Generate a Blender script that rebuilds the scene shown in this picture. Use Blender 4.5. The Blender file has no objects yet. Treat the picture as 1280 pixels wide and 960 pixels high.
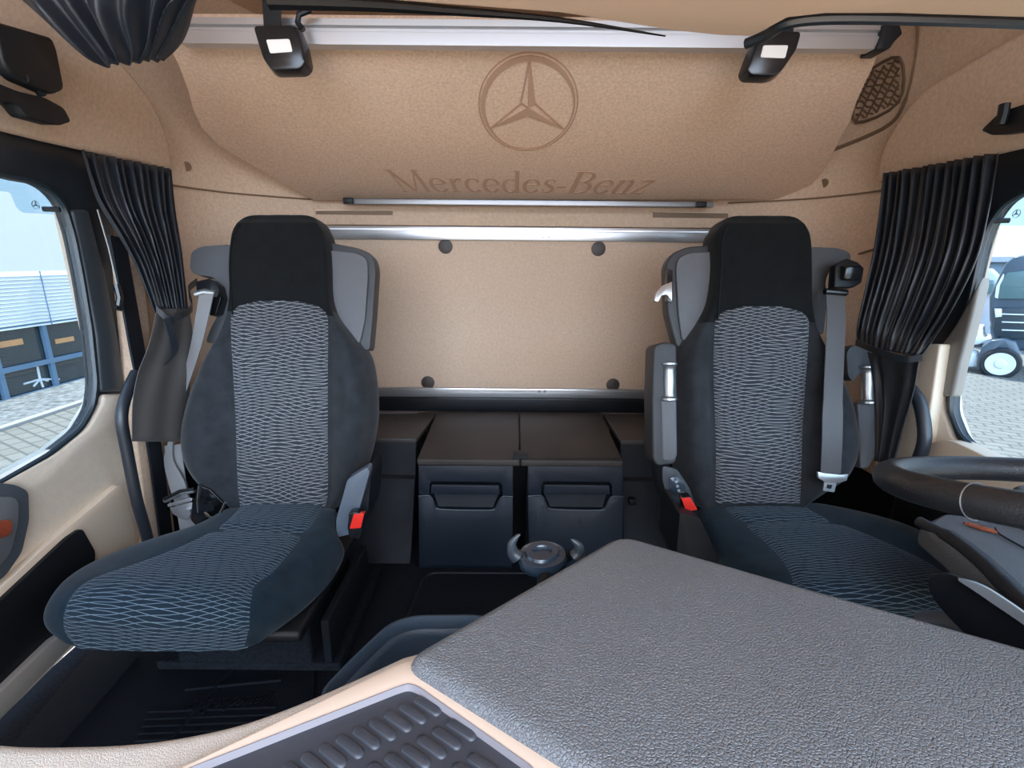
import bpy, bmesh, math, random
from mathutils import Vector, Matrix
V = Vector
random.seed(7)
C = bpy.context.scene.collection
PI = math.pi

# ------------------------------------------------------------------ camera
F = 600.0; TH = math.radians(14.5); RO = math.radians(0.5); CAMZ = 1.25
CAM = V((0, 0, CAMZ))
_f = V((0, math.cos(TH), -math.sin(TH))); _u0 = V((0, math.sin(TH), math.cos(TH))); _r0 = V((1, 0, 0))
_r = _r0*math.cos(RO) + _u0*math.sin(RO); _u = _u0*math.cos(RO) - _r0*math.sin(RO)
def ray(px, py): return _f + _r*((px-640)/F) + _u*((480-py)/F)
def P(px, py, y=None, z=None, x=None):
    """the point of the cab seen at a picture position, at a known distance, height or side"""
    d = ray(px, py)
    if y is not None: t = y/d.y
    elif z is not None: t = (z-CAMZ)/d.z
    else: t = x/d.x
    return CAM + d*t
def PL(px, py, p0, n):
    d = ray(px, py); return CAM + d*((V(p0)-CAM).dot(n)/d.dot(n))
cam = bpy.data.cameras.new('camera'); co = bpy.data.objects.new('camera', cam); C.objects.link(co)
cam.sensor_width = 36; cam.lens = F*36/1280; cam.clip_start = 0.01; cam.clip_end = 400
m = Matrix((_r, _u, -_f)).transposed().to_4x4(); m.translation = CAM; co.matrix_world = m
bpy.context.scene.camera = co

# ------------------------------------------------------------------ materials
def mat(name, col, rough=.6, metal=0, var=0., vscale=60, bump=0., bscale=200, btype='noise', spec=.5, sheen=0, bdist=.0010, coat=0, emit=None, trans=0, alpha=1):
    m = bpy.data.materials.new(name); m.use_nodes = True
    nt = m.node_tree; b = nt.nodes['Principled BSDF']; L = nt.links
    b.inputs['Base Color'].default_value = (*col, 1); b.inputs['Roughness'].default_value = rough
    b.inputs['Metallic'].default_value = metal; b.inputs['Specular IOR Level'].default_value = spec
    if sheen:
        b.inputs['Sheen Weight'].default_value = sheen; b.inputs['Sheen Roughness'].default_value = .5
    if coat: b.inputs['Coat Weight'].default_value = coat; b.inputs['Coat Roughness'].default_value = .08
    if trans: b.inputs['Transmission Weight'].default_value = trans; b.inputs['IOR'].default_value = 1.1
    if emit: b.inputs['Emission Color'].default_value = (*emit[:3], 1); b.inputs['Emission Strength'].default_value = emit[3]
    tc = nt.nodes.new('ShaderNodeTexCoord')
    if var:
        n = nt.nodes.new('ShaderNodeTexNoise'); n.inputs['Scale'].default_value = vscale; n.inputs['Detail'].default_value = 3
        L.new(tc.outputs['Object'], n.inputs['Vector'])
        r = nt.nodes.new('ShaderNodeMapRange'); r.inputs['From Min'].default_value = .3; r.inputs['From Max'].default_value = .7
        r.inputs['To Min'].default_value = 1-var; r.inputs['To Max'].default_value = 1+var
        L.new(n.outputs['Fac'], r.inputs['Value'])
        mm = nt.nodes.new('ShaderNodeVectorMath'); mm.operation = 'SCALE'; mm.inputs[0].default_value = col
        L.new(r.outputs[0], mm.inputs['Scale']); L.new(mm.outputs[0], b.inputs['Base Color'])
    if bump:
        if btype == 'noise':
            n = nt.nodes.new('ShaderNodeTexNoise'); n.inputs['Scale'].default_value = bscale; n.inputs['Detail'].default_value = 4; out = n.outputs['Fac']
        else:
            n = nt.nodes.new('ShaderNodeTexVoronoi'); n.inputs['Scale'].default_value = bscale; n.feature = 'DISTANCE_TO_EDGE'
            wn_ = nt.nodes.new('ShaderNodeTexNoise'); wn_.inputs['Scale'].default_value = bscale*.8; L.new(tc.outputs['Object'], wn_.inputs['Vector'])
            wm = nt.nodes.new('ShaderNodeVectorMath'); wm.operation = 'MULTIPLY_ADD'; wm.inputs[1].default_value = (.9/bscale,)*3
            L.new(wn_.outputs['Color'], wm.inputs[0]); L.new(tc.outputs['Object'], wm.inputs[2])
            er = nt.nodes.new('ShaderNodeMapRange'); er.interpolation_type = 'SMOOTHSTEP'; er.inputs['From Max'].default_value = .22; L.new(n.outputs['Distance'], er.inputs['Value'])
            out = er.outputs[0]
        L.new(wm.outputs[0] if btype != 'noise' else tc.outputs['Object'], n.inputs['Vector'])
        bp = nt.nodes.new('ShaderNodeBump'); bp.inputs['Strength'].default_value = bump; bp.inputs['Distance'].default_value = bdist
        L.new(out, bp.inputs['Height']); L.new(bp.outputs[0], b.inputs['Normal'])
    return m

def cloth_net(name, base, line, N=100, K=17, dist=1.1, wd=.34):
    m = mat(name, base, rough=.9, spec=.2, sheen=.1)
    nt = m.node_tree; L = nt.links; b = nt.nodes['Principled BSDF']
    uv = nt.nodes.new('ShaderNodeUVMap'); sp = nt.nodes.new('ShaderNodeSeparateXYZ'); L.new(uv.outputs[0], sp.inputs[0])
    def M(op, a, c=None, d=None):
        n = nt.nodes.new('ShaderNodeMath'); n.operation = op
        for i, q in enumerate((a, c, d)):
            if q is None: continue
            if isinstance(q, (int, float)): n.inputs[i].default_value = q
            else: L.new(q, n.inputs[i])
        return n.outputs[0]
    outs = []
    for sgn, off in ((1, 0), (-1, 7.3)):
        mp = nt.nodes.new('ShaderNodeMapping'); mp.inputs['Location'].default_value = (off, off, 0); mp.inputs['Scale'].default_value = (5.5, 9, 1)
        L.new(uv.outputs[0], mp.inputs['Vector'])
        no = nt.nodes.new('ShaderNodeTexNoise'); no.inputs['Scale'].default_value = 1.0; no.inputs['Detail'].default_value = 1.5
        L.new(mp.outputs[0], no.inputs['Vector'])
        ph = M('ADD', M('ADD', M('MULTIPLY', sp.outputs[1], N), M('MULTIPLY', sp.outputs[0], K*sgn)), M('MULTIPLY', no.outputs['Fac'], dist*4))
        s = M('ABSOLUTE', M('SINE', M('MULTIPLY', ph, PI)))
        mr = nt.nodes.new('ShaderNodeMapRange'); mr.interpolation_type = 'SMOOTHSTEP'
        mr.inputs['From Min'].default_value = .03; mr.inputs['From Max'].default_value = wd
        mr.inputs['To Min'].default_value = 1; mr.inputs['To Max'].default_value = 0
        L.new(s, mr.inputs['Value']); outs.append(mr.outputs[0])
    fac = M('MULTIPLY', M('MAXIMUM', outs[0], outs[1]), .95)
    mx = nt.nodes.new('ShaderNodeMix'); mx.data_type = 'RGBA'
    L.new(fac, mx.inputs[0]); mx.inputs[6].default_value = (*base, 1); mx.inputs[7].default_value = (*line, 1)
    L.new(mx.outputs[2], b.inputs['Base Color'])
    bp = nt.nodes.new('ShaderNodeBump'); bp.inputs['Strength'].default_value = .35; bp.inputs['Distance'].default_value = .002
    L.new(fac, bp.inputs['Height']); L.new(bp.outputs[0], b.inputs['Normal'])
    return m

M_beige = mat('beige_felt', (.60, .445, .325), .95, var=.10, vscale=110, bump=.25, bscale=260, spec=.15, sheen=.1)
M_bunk = mat('beige_velour', (.67, .475, .345), .95, var=.13, vscale=140, bump=.3, bscale=300, spec=.1, sheen=.1)
M_back = mat('rear_board_felt', (.60, .45, .335), .9, var=.08, vscale=120, bump=.2, bscale=300, spec=.2)
M_letter = mat('printed_brown', (.47, .30, .21), .95, spec=.1)
M_plas_beige = mat('beige_plastic', (.76, .67, .55), .5, var=.03, bump=.25, bscale=220, btype='vor')
M_console = mat('console_beige', (.92, .66, .46), .5)
M_plas_beige_s = mat('beige_plastic_smooth', (.72, .60, .46), .5)
M_dash = mat('dash_beige', (.56, .50, .43), .5, var=.03, bump=.5, bscale=420, btype='vor', bdist=.0005)
M_lip = mat('dash_beige_lip', (.62, .48, .37), .5)
M_leather = mat('grey_grained_leather', (.150, .156, .163), .42, var=.06, vscale=6, bump=.8, bscale=310, btype='vor', spec=.5, bdist=.0012)
M_black = mat('black_plastic', (.008, .009, .011), .42, spec=.3, bump=.1, bscale=300, btype='vor')
M_blacksm = mat('black_gloss_plastic', (.010, .011, .013), .18)
M_frame = mat('door_frame_black', (.018, .022, .028), .35, bump=.1, bscale=400)
M_arm = mat('armrest_charcoal', (.035, .038, .042), .5, bump=.35, bscale=260, btype='vor')
M_charc = mat('charcoal_plastic', (.011, .014, .019), .48, spec=.22, bump=.35, bscale=260, btype='vor')
M_drawer = mat('charcoal_drawer_plastic', (.012, .017, .026), .34, spec=.35, bump=.35, bscale=220, btype='vor')
M_lid = mat('brown_black_lid', (.038, .033, .031), .5, spec=.3, var=.22, vscale=5, bump=.3, bscale=260, btype='vor')
M_wing = mat('grey_seat_shell', (.105, .11, .12), .5, bump=.35, bscale=300, btype='vor')
M_cloth = mat('dark_seat_cloth', (.022, .025, .029), .95, var=.25, vscale=25, bump=.35, bscale=380, spec=.15, sheen=.16)
M_clothc = mat('sky_tinted_seat_cloth', (.008, .020, .031), .95, var=.25, vscale=25, bump=.35, bscale=380, spec=.15, sheen=.12)  # blue of the sky light is put into the cushion cloth colour
M_clothb = mat('black_seat_cloth', (.007, .008, .009), .95, var=.2, vscale=30, bump=.3, bscale=380, spec=.1, sheen=.12)
M_net = cloth_net('wave_net_cloth', (.026, .031, .040), (.30, .31, .32))
M_net2 = cloth_net('wave_net_cloth_seat', (.009, .021, .034), (.17, .24, .30), N=105, K=15, dist=1.0, wd=.27)
M_curt = mat('black_curtain', (.011, .015, .022), .42, bump=.1, bscale=500, sheen=.05)
M_curtl = mat('charcoal_curtain_lining', (.070, .066, .062), .6, bump=.1, bscale=500, sheen=.1)
M_alu = mat('brushed_aluminium', (.62, .62, .63), .32, metal=.85)
M_alud = mat('dark_aluminium', (.30, .30, .31), .35, metal=.8)
M_chrome = mat('chrome', (.75, .78, .8), .12, metal=1)
M_silver = mat('satin_silver', (.45, .46, .47), .3, metal=.8)
M_belt = mat('grey_webbing', (.20, .20, .205), .6, bump=.3, bscale=500, sheen=.2)
M_beltd = mat('dark_webbing', (.065, .062, .064), .55, bump=.3, bscale=500, sheen=.2)
M_red = mat('red_button', (.75, .03, .02), .3, coat=.3)
M_white = mat('white_label', (.75, .72, .68), .5)
M_carpet = mat('black_carpet', (.010, .012, .016), .95, var=.4, vscale=150, bump=.6, bscale=260, spec=.1)
M_rubber = mat('black_rubber_mat', (.008, .010, .014), .85, spec=.12, bump=.3, bscale=200, btype='vor')
M_tray = mat('blue_grey_tray', (.055, .08, .11), .4, bump=.2, bscale=200, btype='vor')
M_pill = mat('rubber_tray', (.042, .046, .056), .38, var=.15, vscale=8, bump=.15, bscale=250)
M_pillrim = mat('grey_tray_rim', (.22, .20, .21), .45)
M_brown = mat('brown_slot', (.19, .12, .07), .6)
M_net_b = mat('brown_net', (.12, .075, .045), .8)
M_wood = mat('wood_trim', (.30, .06, .025), .15, var=.5, vscale=22, coat=.8)
M_cap = mat('brown_cap', (.045, .032, .028), .5)
M_wheel = mat('wheel_leather', (.022, .022, .024), .38, bump=.25, bscale=260, btype='vor')
M_bluegl = mat('dark_blue_gloss', (.02, .035, .055), .2, coat=.5)

# ------------------------------------------------------------------ mesh helpers
WL = {}
def tag(o, label=None, cat=None, group=None, kind=None):
    if label: o['label'] = label
    if cat: o['category'] = cat
    if group: o['group'] = group
    if kind: o['kind'] = kind
    return o
def thing(name, loc, label, cat, group=None):
    o = bpy.data.objects.new(name, None); o.empty_display_size = .05; C.objects.link(o)
    o.location = loc; WL[o.name] = V(loc); return tag(o, label, cat, group)
def obj(name, bm, m, parent=None, smooth=40, label=None, cat=None, group=None, kind=None, sub=0, solid=0):
    bmesh.ops.recalc_face_normals(bm, faces=bm.faces)
    me = bpy.data.meshes.new(name)
    xs = [v.co.x for v in bm.verts]; ys = [v.co.y for v in bm.verts]; zs = [v.co.z for v in bm.verts]
    c = V(((min(xs)+max(xs))/2, (min(ys)+max(ys))/2, min(zs)))
    bmesh.ops.translate(bm, verts=bm.verts, vec=-c)
    bm.to_mesh(me); bm.free()
    for mm in (m if isinstance(m, (list, tuple)) else [m]): me.materials.append(mm)
    if smooth:
        me.polygons.foreach_set('use_smooth', [True]*len(me.polygons)); me.set_sharp_from_angle(angle=math.radians(smooth))
    o = bpy.data.objects.new(name, me); C.objects.link(o)
    pw = WL[parent.name] if parent else V((0, 0, 0))
    o.location = c-pw; WL[o.name] = c
    if parent: o.parent = parent
    if solid:
        s = o.modifiers.new('t', 'SOLIDIFY'); s.thickness = solid; s.offset = 0
    if sub:
        s = o.modifiers.new('s', 'SUBSURF'); s.levels = sub; s.render_levels = sub
    return tag(o, label, cat, group, kind)
def join(*bms):
    r = bmesh.new()
    for b in bms:
        if b is None: continue
        me = bpy.data.meshes.new('tmp'); b.to_mesh(me); b.free(); r.from_mesh(me); bpy.data.meshes.remove(me)
    return r
def bev(bm, w, seg=3, ang=25):
    if w <= 0: return bm
    bm.normal_update()
    es = [e for e in bm.edges if len(e.link_faces) == 2 and e.calc_face_angle(0) > math.radians(ang)]
    bmesh.ops.bevel(bm, geom=es, offset=w, segments=seg, affect='EDGES', profile=.5, clamp_overlap=True)
    return bm
def prism(pts, vec, b=0, seg=3, ang=25):
    """closed outline pushed along vec"""
    bm = bmesh.new(); vec = V(vec); n = len(pts)
    a = [bm.verts.new(p) for p in pts]; c = [bm.verts.new(V(p)+vec) for p in pts]
    bm.faces.new(a); bm.faces.new(c[::-1])
    for i in range(n): bm.faces.new((a[i], c[i], c[(i+1) % n], a[(i+1) % n]))
    bmesh.ops.recalc_face_normals(bm, faces=bm.faces)
    return bev(bm, b, seg, ang)
def box(x0, x1, y0, y1, z0, z1, b=0, seg=3):
    return prism([(x0, y0, z0), (x1, y0, z0), (x1, y1, z0), (x0, y1, z0)], (0, 0, z1-z0), b, seg)
def hull8(lo, hi, b=0, seg=3):
    bm = bmesh.new(); a = [bm.verts.new(p) for p in lo]; c = [bm.verts.new(p) for p in hi]; n = len(a)
    bm.faces.new(a); bm.faces.new(c[::-1])
    for i in range(n): bm.faces.new((a[i], c[i], c[(i+1) % n], a[(i+1) % n]))
    bmesh.ops.recalc_face_normals(bm, faces=bm.faces)
    return bev(bm, b, seg)
def rnd(pts, r, n=5):
    """fillet the corners of a closed outline"""
    out = []; N = len(pts)
    for i in range(N):
        p0, p, p1 = V(pts[i-1]), V(pts[i]), V(pts[(i+1) % N])
        a, c = p0-p, p1-p; rr = r[i] if isinstance(r, (list, tuple)) else r
        k = min(rr, a.length*.49, c.length*.49)
        if k < 1e-5: out.append(p); continue
        A, B = p+a.normalized()*k, p+c.normalized()*k
        for j in range(n+1):
            t = j/n; out.append(A*(1-t)**2 + p*2*t*(1-t) + B*t*t)
    return out
def cr(pts, n=6, closed=False):
    """smooth curve through points"""
    pts = [V(p) for p in pts]; N = len(pts); out = []
    for i in range(N if closed else N-1):
        p0 = pts[i-1] if (i or closed) else pts[0]*2-pts[1]; p1 = pts[i]; p2 = pts[(i+1) % N]
        p3 = pts[(i+2) % N] if (closed or i+2 < N) else p2*2-p1
        for j in range(n):
            t = j/n
            out.append(.5*((2*p1)+(p2-p0)*t+(2*p0-5*p1+4*p2-p3)*t*t+(3*p1-p0-3*p2+p3)*t**3))
    if not closed: out.append(pts[-1])
    return out
def tube(pts, r, seg=10, sy=1., up=None):
    bm = bmesh.new(); rings = []; pts = [V(p) for p in pts]; a = None
    for i, p in enumerate(pts):
        t = (pts[min(i+1, len(pts)-1)]-pts[max(i-1, 0)]).normalized()
        if a is None:
            ref = V(up) if up else (V((0, 0, 1)) if abs(t.z) < .9 else V((0, 1, 0))); a = t.cross(ref).normalized()
        else: a = (a-t*a.dot(t)).normalized()
        b = a.cross(t).normalized(); rr = r[i] if isinstance(r, (list, tuple)) else r
        rings.append([bm.verts.new(p+a*math.cos(2*PI*k/seg)*rr+b*math.sin(2*PI*k/seg)*rr*sy) for k in range(seg)])
    for i in range(len(rings)-1):
        for k in range(seg): bm.faces.new((rings[i][k], rings[i][(k+1) % seg], rings[i+1][(k+1) % seg], rings[i+1][k]))
    bm.faces.new(rings[0][::-1]); bm.faces.new(rings[-1]); return bm
def disc(c, n, r, h, seg=24, b=0):
    c = V(c); n = V(n).normalized(); ref = V((0, 0, 1)) if abs(n.z) < .9 else V((0, 1, 0))
    a = n.cross(ref).normalized(); bb = a.cross(n)
    return prism([c+a*math.cos(2*PI*k/seg)*r+bb*math.sin(2*PI*k/seg)*r for k in range(seg)], n*h, b, 2, 60)
def lathe(c, n, prof, seg=32):
    """prof = list of (radius, height along n)"""
    c = V(c); n = V(n).normalized(); ref = V((0, 0, 1)) if abs(n.z) < .9 else V((0, 1, 0))
    a = n.cross(ref).normalized(); bb = a.cross(n); bm = bmesh.new(); R = []
    for r, h in prof: R.append([bm.verts.new(c+n*h+(a*math.cos(2*PI*k/seg)+bb*math.sin(2*PI*k/seg))*max(r, 1e-4)) for k in range(seg)])
    for i in range(len(R)-1):
        for k in range(seg): bm.faces.new((R[i][k], R[i][(k+1) % seg], R[i+1][(k+1) % seg], R[i+1][k]))
    bm.faces.new(R[0][::-1]); bm.faces.new(R[-1]); return bm
def torus(c, n, R, r, seg=72, s2=16, a0=0, a1=2*PI, sy=1):
    c = V(c); n = V(n).normalized(); a = n.cross(V((0, 0, 1))) if abs(n.z) < .99 else V((1, 0, 0)); a.normalize(); b = n.cross(a)
    full = abs(a1-a0-2*PI) < 1e-4
    bm = bmesh.new(); rings = []
    for i in range(seg+(0 if full else 1)):
        t = a0+(a1-a0)*i/seg; d = a*math.cos(t)+b*math.sin(t)
        rings.append([bm.verts.new(c+d*(R+r*math.cos(2*PI*k/s2))+n*r*sy*math.sin(2*PI*k/s2)) for k in range(s2)])
    n_ = len(rings)
    for i in range(n_ if full else n_-1):
        A, B = rings[i], rings[(i+1) % n_]
        for k in range(s2): bm.faces.new((A[k], A[(k+1) % s2], B[(k+1) % s2], B[k]))
    if not full: bm.faces.new(rings[0][::-1]); bm.faces.new(rings[-1])
    return bm
def loft(rows, closed=True, caps=True, uvs=None):
    bm = bmesh.new(); R = [[bm.verts.new(p) for p in r] for r in rows]; n = len(R[0])
    lay = bm.loops.layers.uv.new('UVMap') if uvs else None
    for i in range(len(R)-1):
        for k in range(n if closed else n-1):
            k2 = (k+1) % n; f = bm.faces.new((R[i][k], R[i][k2], R[i+1][k2], R[i+1][k]))
            if lay:
                for lp, (a, b) in zip(f.loops, ((i, k), (i, k2), (i+1, k2), (i+1, k))): lp[lay].uv = uvs[a][b]
    if closed and caps: bm.faces.new(R[0][::-1]); bm.faces.new(R[-1])
    return bm
def plate(outer, holes, vec, b=0):
    """flat plate with holes, given thickness vec"""
    bm = bmesh.new()
    for loop in [outer]+holes:
        vs = [bm.verts.new(p) for p in loop]
        for i in range(len(vs)): bm.edges.new((vs[i], vs[(i+1) % len(vs)]))
    bmesh.ops.triangle_fill(bm, edges=bm.edges[:], use_beauty=True, use_dissolve=False)
    r = bmesh.ops.extrude_face_region(bm, geom=bm.faces[:])
    bmesh.ops.translate(bm, verts=[g for g in r['geom'] if isinstance(g, bmesh.types.BMVert)], vec=V(vec))
    bmesh.ops.recalc_face_normals(bm, faces=bm.faces)
    return bev(bm, b, 2, 60)
def ribbon(pts, w, side, th=.0015):
    """strap along pts; w width (list or number); side vector (list or one)"""
    rows = []; pts = [V(p) for p in pts]
    for i, p in enumerate(pts):
        s = V(side[i] if isinstance(side, list) else side).normalized(); ww = w[i] if isinstance(w, (list, tuple)) else w
        t = (pts[min(i+1, len(pts)-1)]-pts[max(i-1, 0)]).normalized(); n = s.cross(t).normalized()
        rows.append([p-s*ww/2-n*th, p+s*ww/2-n*th, p+s*ww/2+n*th, p-s*ww/2+n*th])
    return loft(rows)
def lerp(a, b, t): return a+(b-a)*t

# ------------------------------------------------------------------ setting: the cab shell
XL, XR = -1.10, 1.17
ZF = .24
# door windows: outlines on the side planes, going on beyond the picture towards the windscreen
wl = [P(x, y, x=XL) for x, y in ((0, 605), (60, 570), (100, 538), (116, 510), (120, 480), (113, 410), (103, 350), (92, 295), (80, 256), (62, 236), (35, 224), (0, 218))]
wl = [V((XL, .15, .74)), V((XL, .55, .735))] + wl + [V((XL, .75, 1.50)), V((XL, .35, 1.45)), V((XL, .12, .95))]
wl = rnd(wl, .02, 3)
wr = [P(x, y, x=XR) for x, y in ((1280, 598), (1230, 572), (1200, 545), (1188, 515), (1190, 480), (1203, 420), (1216, 360), (1226, 315), (1237, 280), (1255, 254), (1280, 239))]
wr = [V((XR, .15, .74)), V((XR, .55, .74))] + wr + [V((XR, .75, 1.52)), V((XR, .35, 1.47)), V((XR, .12, .95))]
wr = rnd(wr, .02, 3)
for side, X, W, nm in ((-1, XL, wl, 'left'), (1, XR, wr, 'right')):
    zs = [p.z for p in W]
    outer = [V((X, -.25, .70)), V((X, .9, .62)), V((X, 1.26, .70)), V((X, 1.38, .92)), V((X, 1.38, 1.56)), V((X, -.25, 1.56))]
    o = obj('window_1' if side < 0 else 'window_2', plate(outer, [W], (side*.028, 0, 0), .006), M_frame, kind='structure')
    ce = sum(W, V((0, 0, 0)))/len(W)
    seal = [q + (ce-q).normalized()*.004 + V((-side*.004, 0, 0)) for q in W]
    M_seal = mat('window_seal_'+nm, (.018, .030, .038), .35)
    obj('window_seal', tube(seal+[seal[0]], .007, 6, up=(1, 0, 0)), M_seal, o)
    # pane
    g = bpy.data.materials.get('window_glass')
    if not g:
        g = bpy.data.materials.new('window_glass'); g.use_nodes = True; nt = g.node_tree; nt.nodes.clear()
        out = nt.nodes.new('ShaderNodeOutputMaterial'); tr = nt.nodes.new('ShaderNodeBsdfTransparent'); tr.inputs[0].default_value = (.74, .81, .84, 1)
        gl = nt.nodes.new('ShaderNodeBsdfGlossy'); gl.inputs['Roughness'].default_value = .03; mx = nt.nodes.new('ShaderNodeMixShader'); mx.inputs[0].default_value = .04
        nt.links.new(tr.outputs[0], mx.inputs[1]); nt.links.new(gl.outputs[0], mx.inputs[2]); nt.links.new(mx.outputs[0], out.inputs[0])
    obj('window_pane', prism([q+V((side*.018, 0, 0)) for q in W], (side*.004, 0, 0)), g, o, smooth=0)

for o_, q_, c_ in ((bpy.data.objects['window_1'], [(90, 262), (112, 262), (132, 340), (150, 430), (157, 489), (127, 490), (121, 420), (106, 340)], (.045, .055, .065)),
                   (bpy.data.objects['window_2'], [(1212, 372), (1226, 345), (1214, 400), (1199, 455), (1190, 496), (1150, 496), (1166, 445), (1194, 405)], (.24, .225, .205))):
    X = XL if o_.name == 'window_1' else XR; sg_ = 1 if X < 0 else -1
    obj('pillar_trim', prism([P(*p, x=X+sg_*.012) for p in q_], (-sg_*.03, 0, 0), .008, 4), mat('pillar_trim_'+o_.name, c_, .35), o_, smooth=60)
# side walls behind and above the doors
def wallsweep(prof, zlist):
    """prof: plan points (x,y); zlist: list of (z, inset towards the centre)"""
    rows = []
    for z, ins in zlist:
        rows.append([V((x - (ins if x > 0 else -ins), y, z)) for x, y in prof])
    return rows
from mathutils.bvhtree import BVHTree
BV = {}
def PS(px, py, s, off=0):
    d = ray(px, py).normalized(); h = BV[s].ray_cast(CAM, d)
    return (h[0]-d*off) if h[0] else P(px, py, y=1.8)
def thick(rows, d, sd):
    """close an open grid of rows into a shell pushed outwards"""
    cx = V((0.03, 1.0, 1.2)); out = []
    for r in rows:
        back = []
        for p in r:
            n = V((p.x-.03, (p.y-1.0)*.8 if p.y > 1.4 else 0, 0)).normalized()
            back.append(p+n*d)
        out.append(r+back[::-1])
    return loft(out)
for side, X, nm in ((-1, XL, 'left'), (1, XR, 'right')):
    s = side
    plan = cr([(X+s*.01, 1.28, 0), (X+s*.01, 1.5, 0), (X, 1.66, 0), (X-s*.07, 1.82, 0), (X-s*.20, 1.94, 0), (X-s*.34, 2.02, 0)], 6)
    plan = [(p.x, p.y) for p in plan]
    rows = wallsweep(plan, [(.58, 0), (1.0, 0), (1.479, -.003)])
    obj('wall_'+nm, thick(rows, .05, s), M_beige, kind='structure')
    obj('wall_%s_lower' % nm, thick(wallsweep(plan, [(.10, 0), (.579, 0)]), .05, s), M_black, kind='structure')
    # upper rear corner trim, leaning in
    plan2 = cr([(X+s*.01, -.25, 0), (X+s*.01, .6, 0), (X+s*.01, 1.30, 0), (X, 1.62, 0), (X-s*.05, 1.80, 0), (X-s*.16, 1.92, 0), (X-s*.32, 2.01, 0)], 6)
    plan2 = [(p.x, p.y) for p in plan2]
    rows = wallsweep(plan2, [(1.476, .004), (1.55, .01), (1.65, .025), (1.75, .05), (1.85, .08), (1.95, .13), (2.05, .22)])
    tb = thick(rows, .04, s); BV[s] = BVHTree.FromBMesh(tb)
    t1 = obj('trim_%d' % (1 if s < 0 else 2), tb, M_beige, kind='structure')
    seam = [V((x-s*.004, y-.004, 1.4735)) for x, y in plan]
    obj('seam', tube(seam[8:], .003, 6), M_brown, t1)
    # padded header above the door, standing proud of the trim, with an arched rear end
    n_ = V((s, 0, .25)).normalized(); p0_ = V((X-s*.03, 0, 1.5))
    if s < 0: ap = [(217, 214), (214, 186), (203, 152), (186, 120), (163, 90), (136, 62), (100, 30), (40, -30)]
    else: ap = [(1096, 230), (1098, 206), (1105, 182), (1119, 156), (1139, 128), (1164, 106), (1204, 82), (1242, 59), (1282, 38), (1360, 0)]
    ap = cr([PL(a, b, p0_, n_) for a, b in ap], 4)
    yl_ = ap[-1]
    pts = [V((X-s*.03, -.25, 1.5)), V((X-s*.03, .6, 1.5)), V((X-s*.03, 1.2, 1.5))] + ap + [V((p0_.x-s*.25*.46, .7, 1.96)), V((p0_.x-s*.25*.46, -.25, 1.96))]
    obj('wall_%s_header' % nm, prism(pts, n_*.05, .014, 4, 60), M_beige, kind='structure', smooth=60)
# back wall and roof
obj('wall_back', box(-.85, .93, 2.035, 2.09, .10, 2.1), M_beige, kind='structure')
obj('ceiling', box(-1.0, 1.06, .05, 2.09, 2.02, 2.06), M_beige, kind='structure')
obj('floor', box(-1.16, 1.23, -.3, 2.09, .16, ZF), M_carpet, kind='structure')

# seams and covers of the rear side wall on the driver's side
tr = obj('trim_3', join(tube([P(1066, 320, y=1.72), P(1092, 312, y=1.6)], .004, 6), tube([P(1058, 374, y=1.74), P(1086, 368, y=1.62)], .004, 6)), M_brown, kind='structure')

# sunk handles and caps of the strip above the rear board
YB = 2.03
def slot(x0, x1, yt, yb):
    return prism(rnd([P(x0, yt, y=YB-.001), P(x1, yt, y=YB-.001), P(x1, yb, y=YB-.001), P(x0, yb, y=YB-.001)], .004), (0, .02, 0), 0)
strip = obj('trim_4', box(-.80, .88, 2.005, 2.034, P(0+640, 283, y=2.0).z, P(640, 257, y=2.0).z+.03, .004), M_beige, kind='structure')
for a0, a1 in ((395, 491), (816, 910)):
    q = [P(a0, 263 if a0 < 500 else 265, y=2.004), P(a1, 263 if a0 < 500 else 266, y=2.004), P(a1, 269 if a0 < 500 else 273, y=2.004), P(a0, 268 if a0 < 500 else 272, y=2.004)]
    g = obj('grab_slot', prism(rnd(q, .005), (0, -.002, 0)), M_brown, strip)
    q2 = [p+V((0, -.002, 0)) for p in q]
    obj('slot_lip', tube([q2[0], q2[1]], .0025, 6), M_plas_beige_s, g)

# ------------------------------------------------------------------ rear board = folded lower bunk board with aluminium edges
rb = thing('rear_board', (0.03, 1.97, .66), 'beige felt rear board with aluminium edge rails, between and behind the two seats', 'wall panel')
yb = 1.97
bx0, bx1 = P(380, 390, y=yb).x, P(905, 390, y=yb).x
obj('board', box(bx0, bx1, yb, yb+.03, P(640, 492, y=yb).z, P(640, 288, y=yb).z), M_back, rb)
def rail(y, pa, pb, h, d, part='rail', par=None, m=M_alu):
    a, b = pa, pb
    bmx = []
    bmx.append(box(a.x, b.x, y-d, y+.002, a.z-h/2, a.z+h/2, .002, 2))
    bmx.append(box(a.x, b.x, y-d-.002, y-d+.003, a.z+h*.18, a.z+h*.34, .001, 1))
    return obj(part, join(*bmx), m, par)
zt = P(640, 292.5, y=yb).z; zb_ = P(640, 490.5, y=yb).z
r1 = rail(yb, V((bx0-.1, 0, zt)), V((bx1+.09, 0, zt)), .050, .014, 'top_rail', rb)
r2 = rail(yb, V((bx0-.1, 0, zb_)), V((bx1+.09, 0, zb_)), .040, .014, 'bottom_rail', rb)
for rr, pts in ((r1, ((679, 296), (686, 296))), (r2, ((674, 489), (681, 489)))):
    for q in pts: obj('screw', disc(P(*q, y=yb-.017), (0, -1, 0), .006, .003, 12), M_alud, rr)
for q in ((557, 308), (748, 311), (535, 478), (766, 481)):
    obj('round_cap', disc(P(*q, y=yb-.001), (0, -1, 0), .028, .005, 28, .002), M_cap, rb, label='dark brown round cap')
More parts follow.
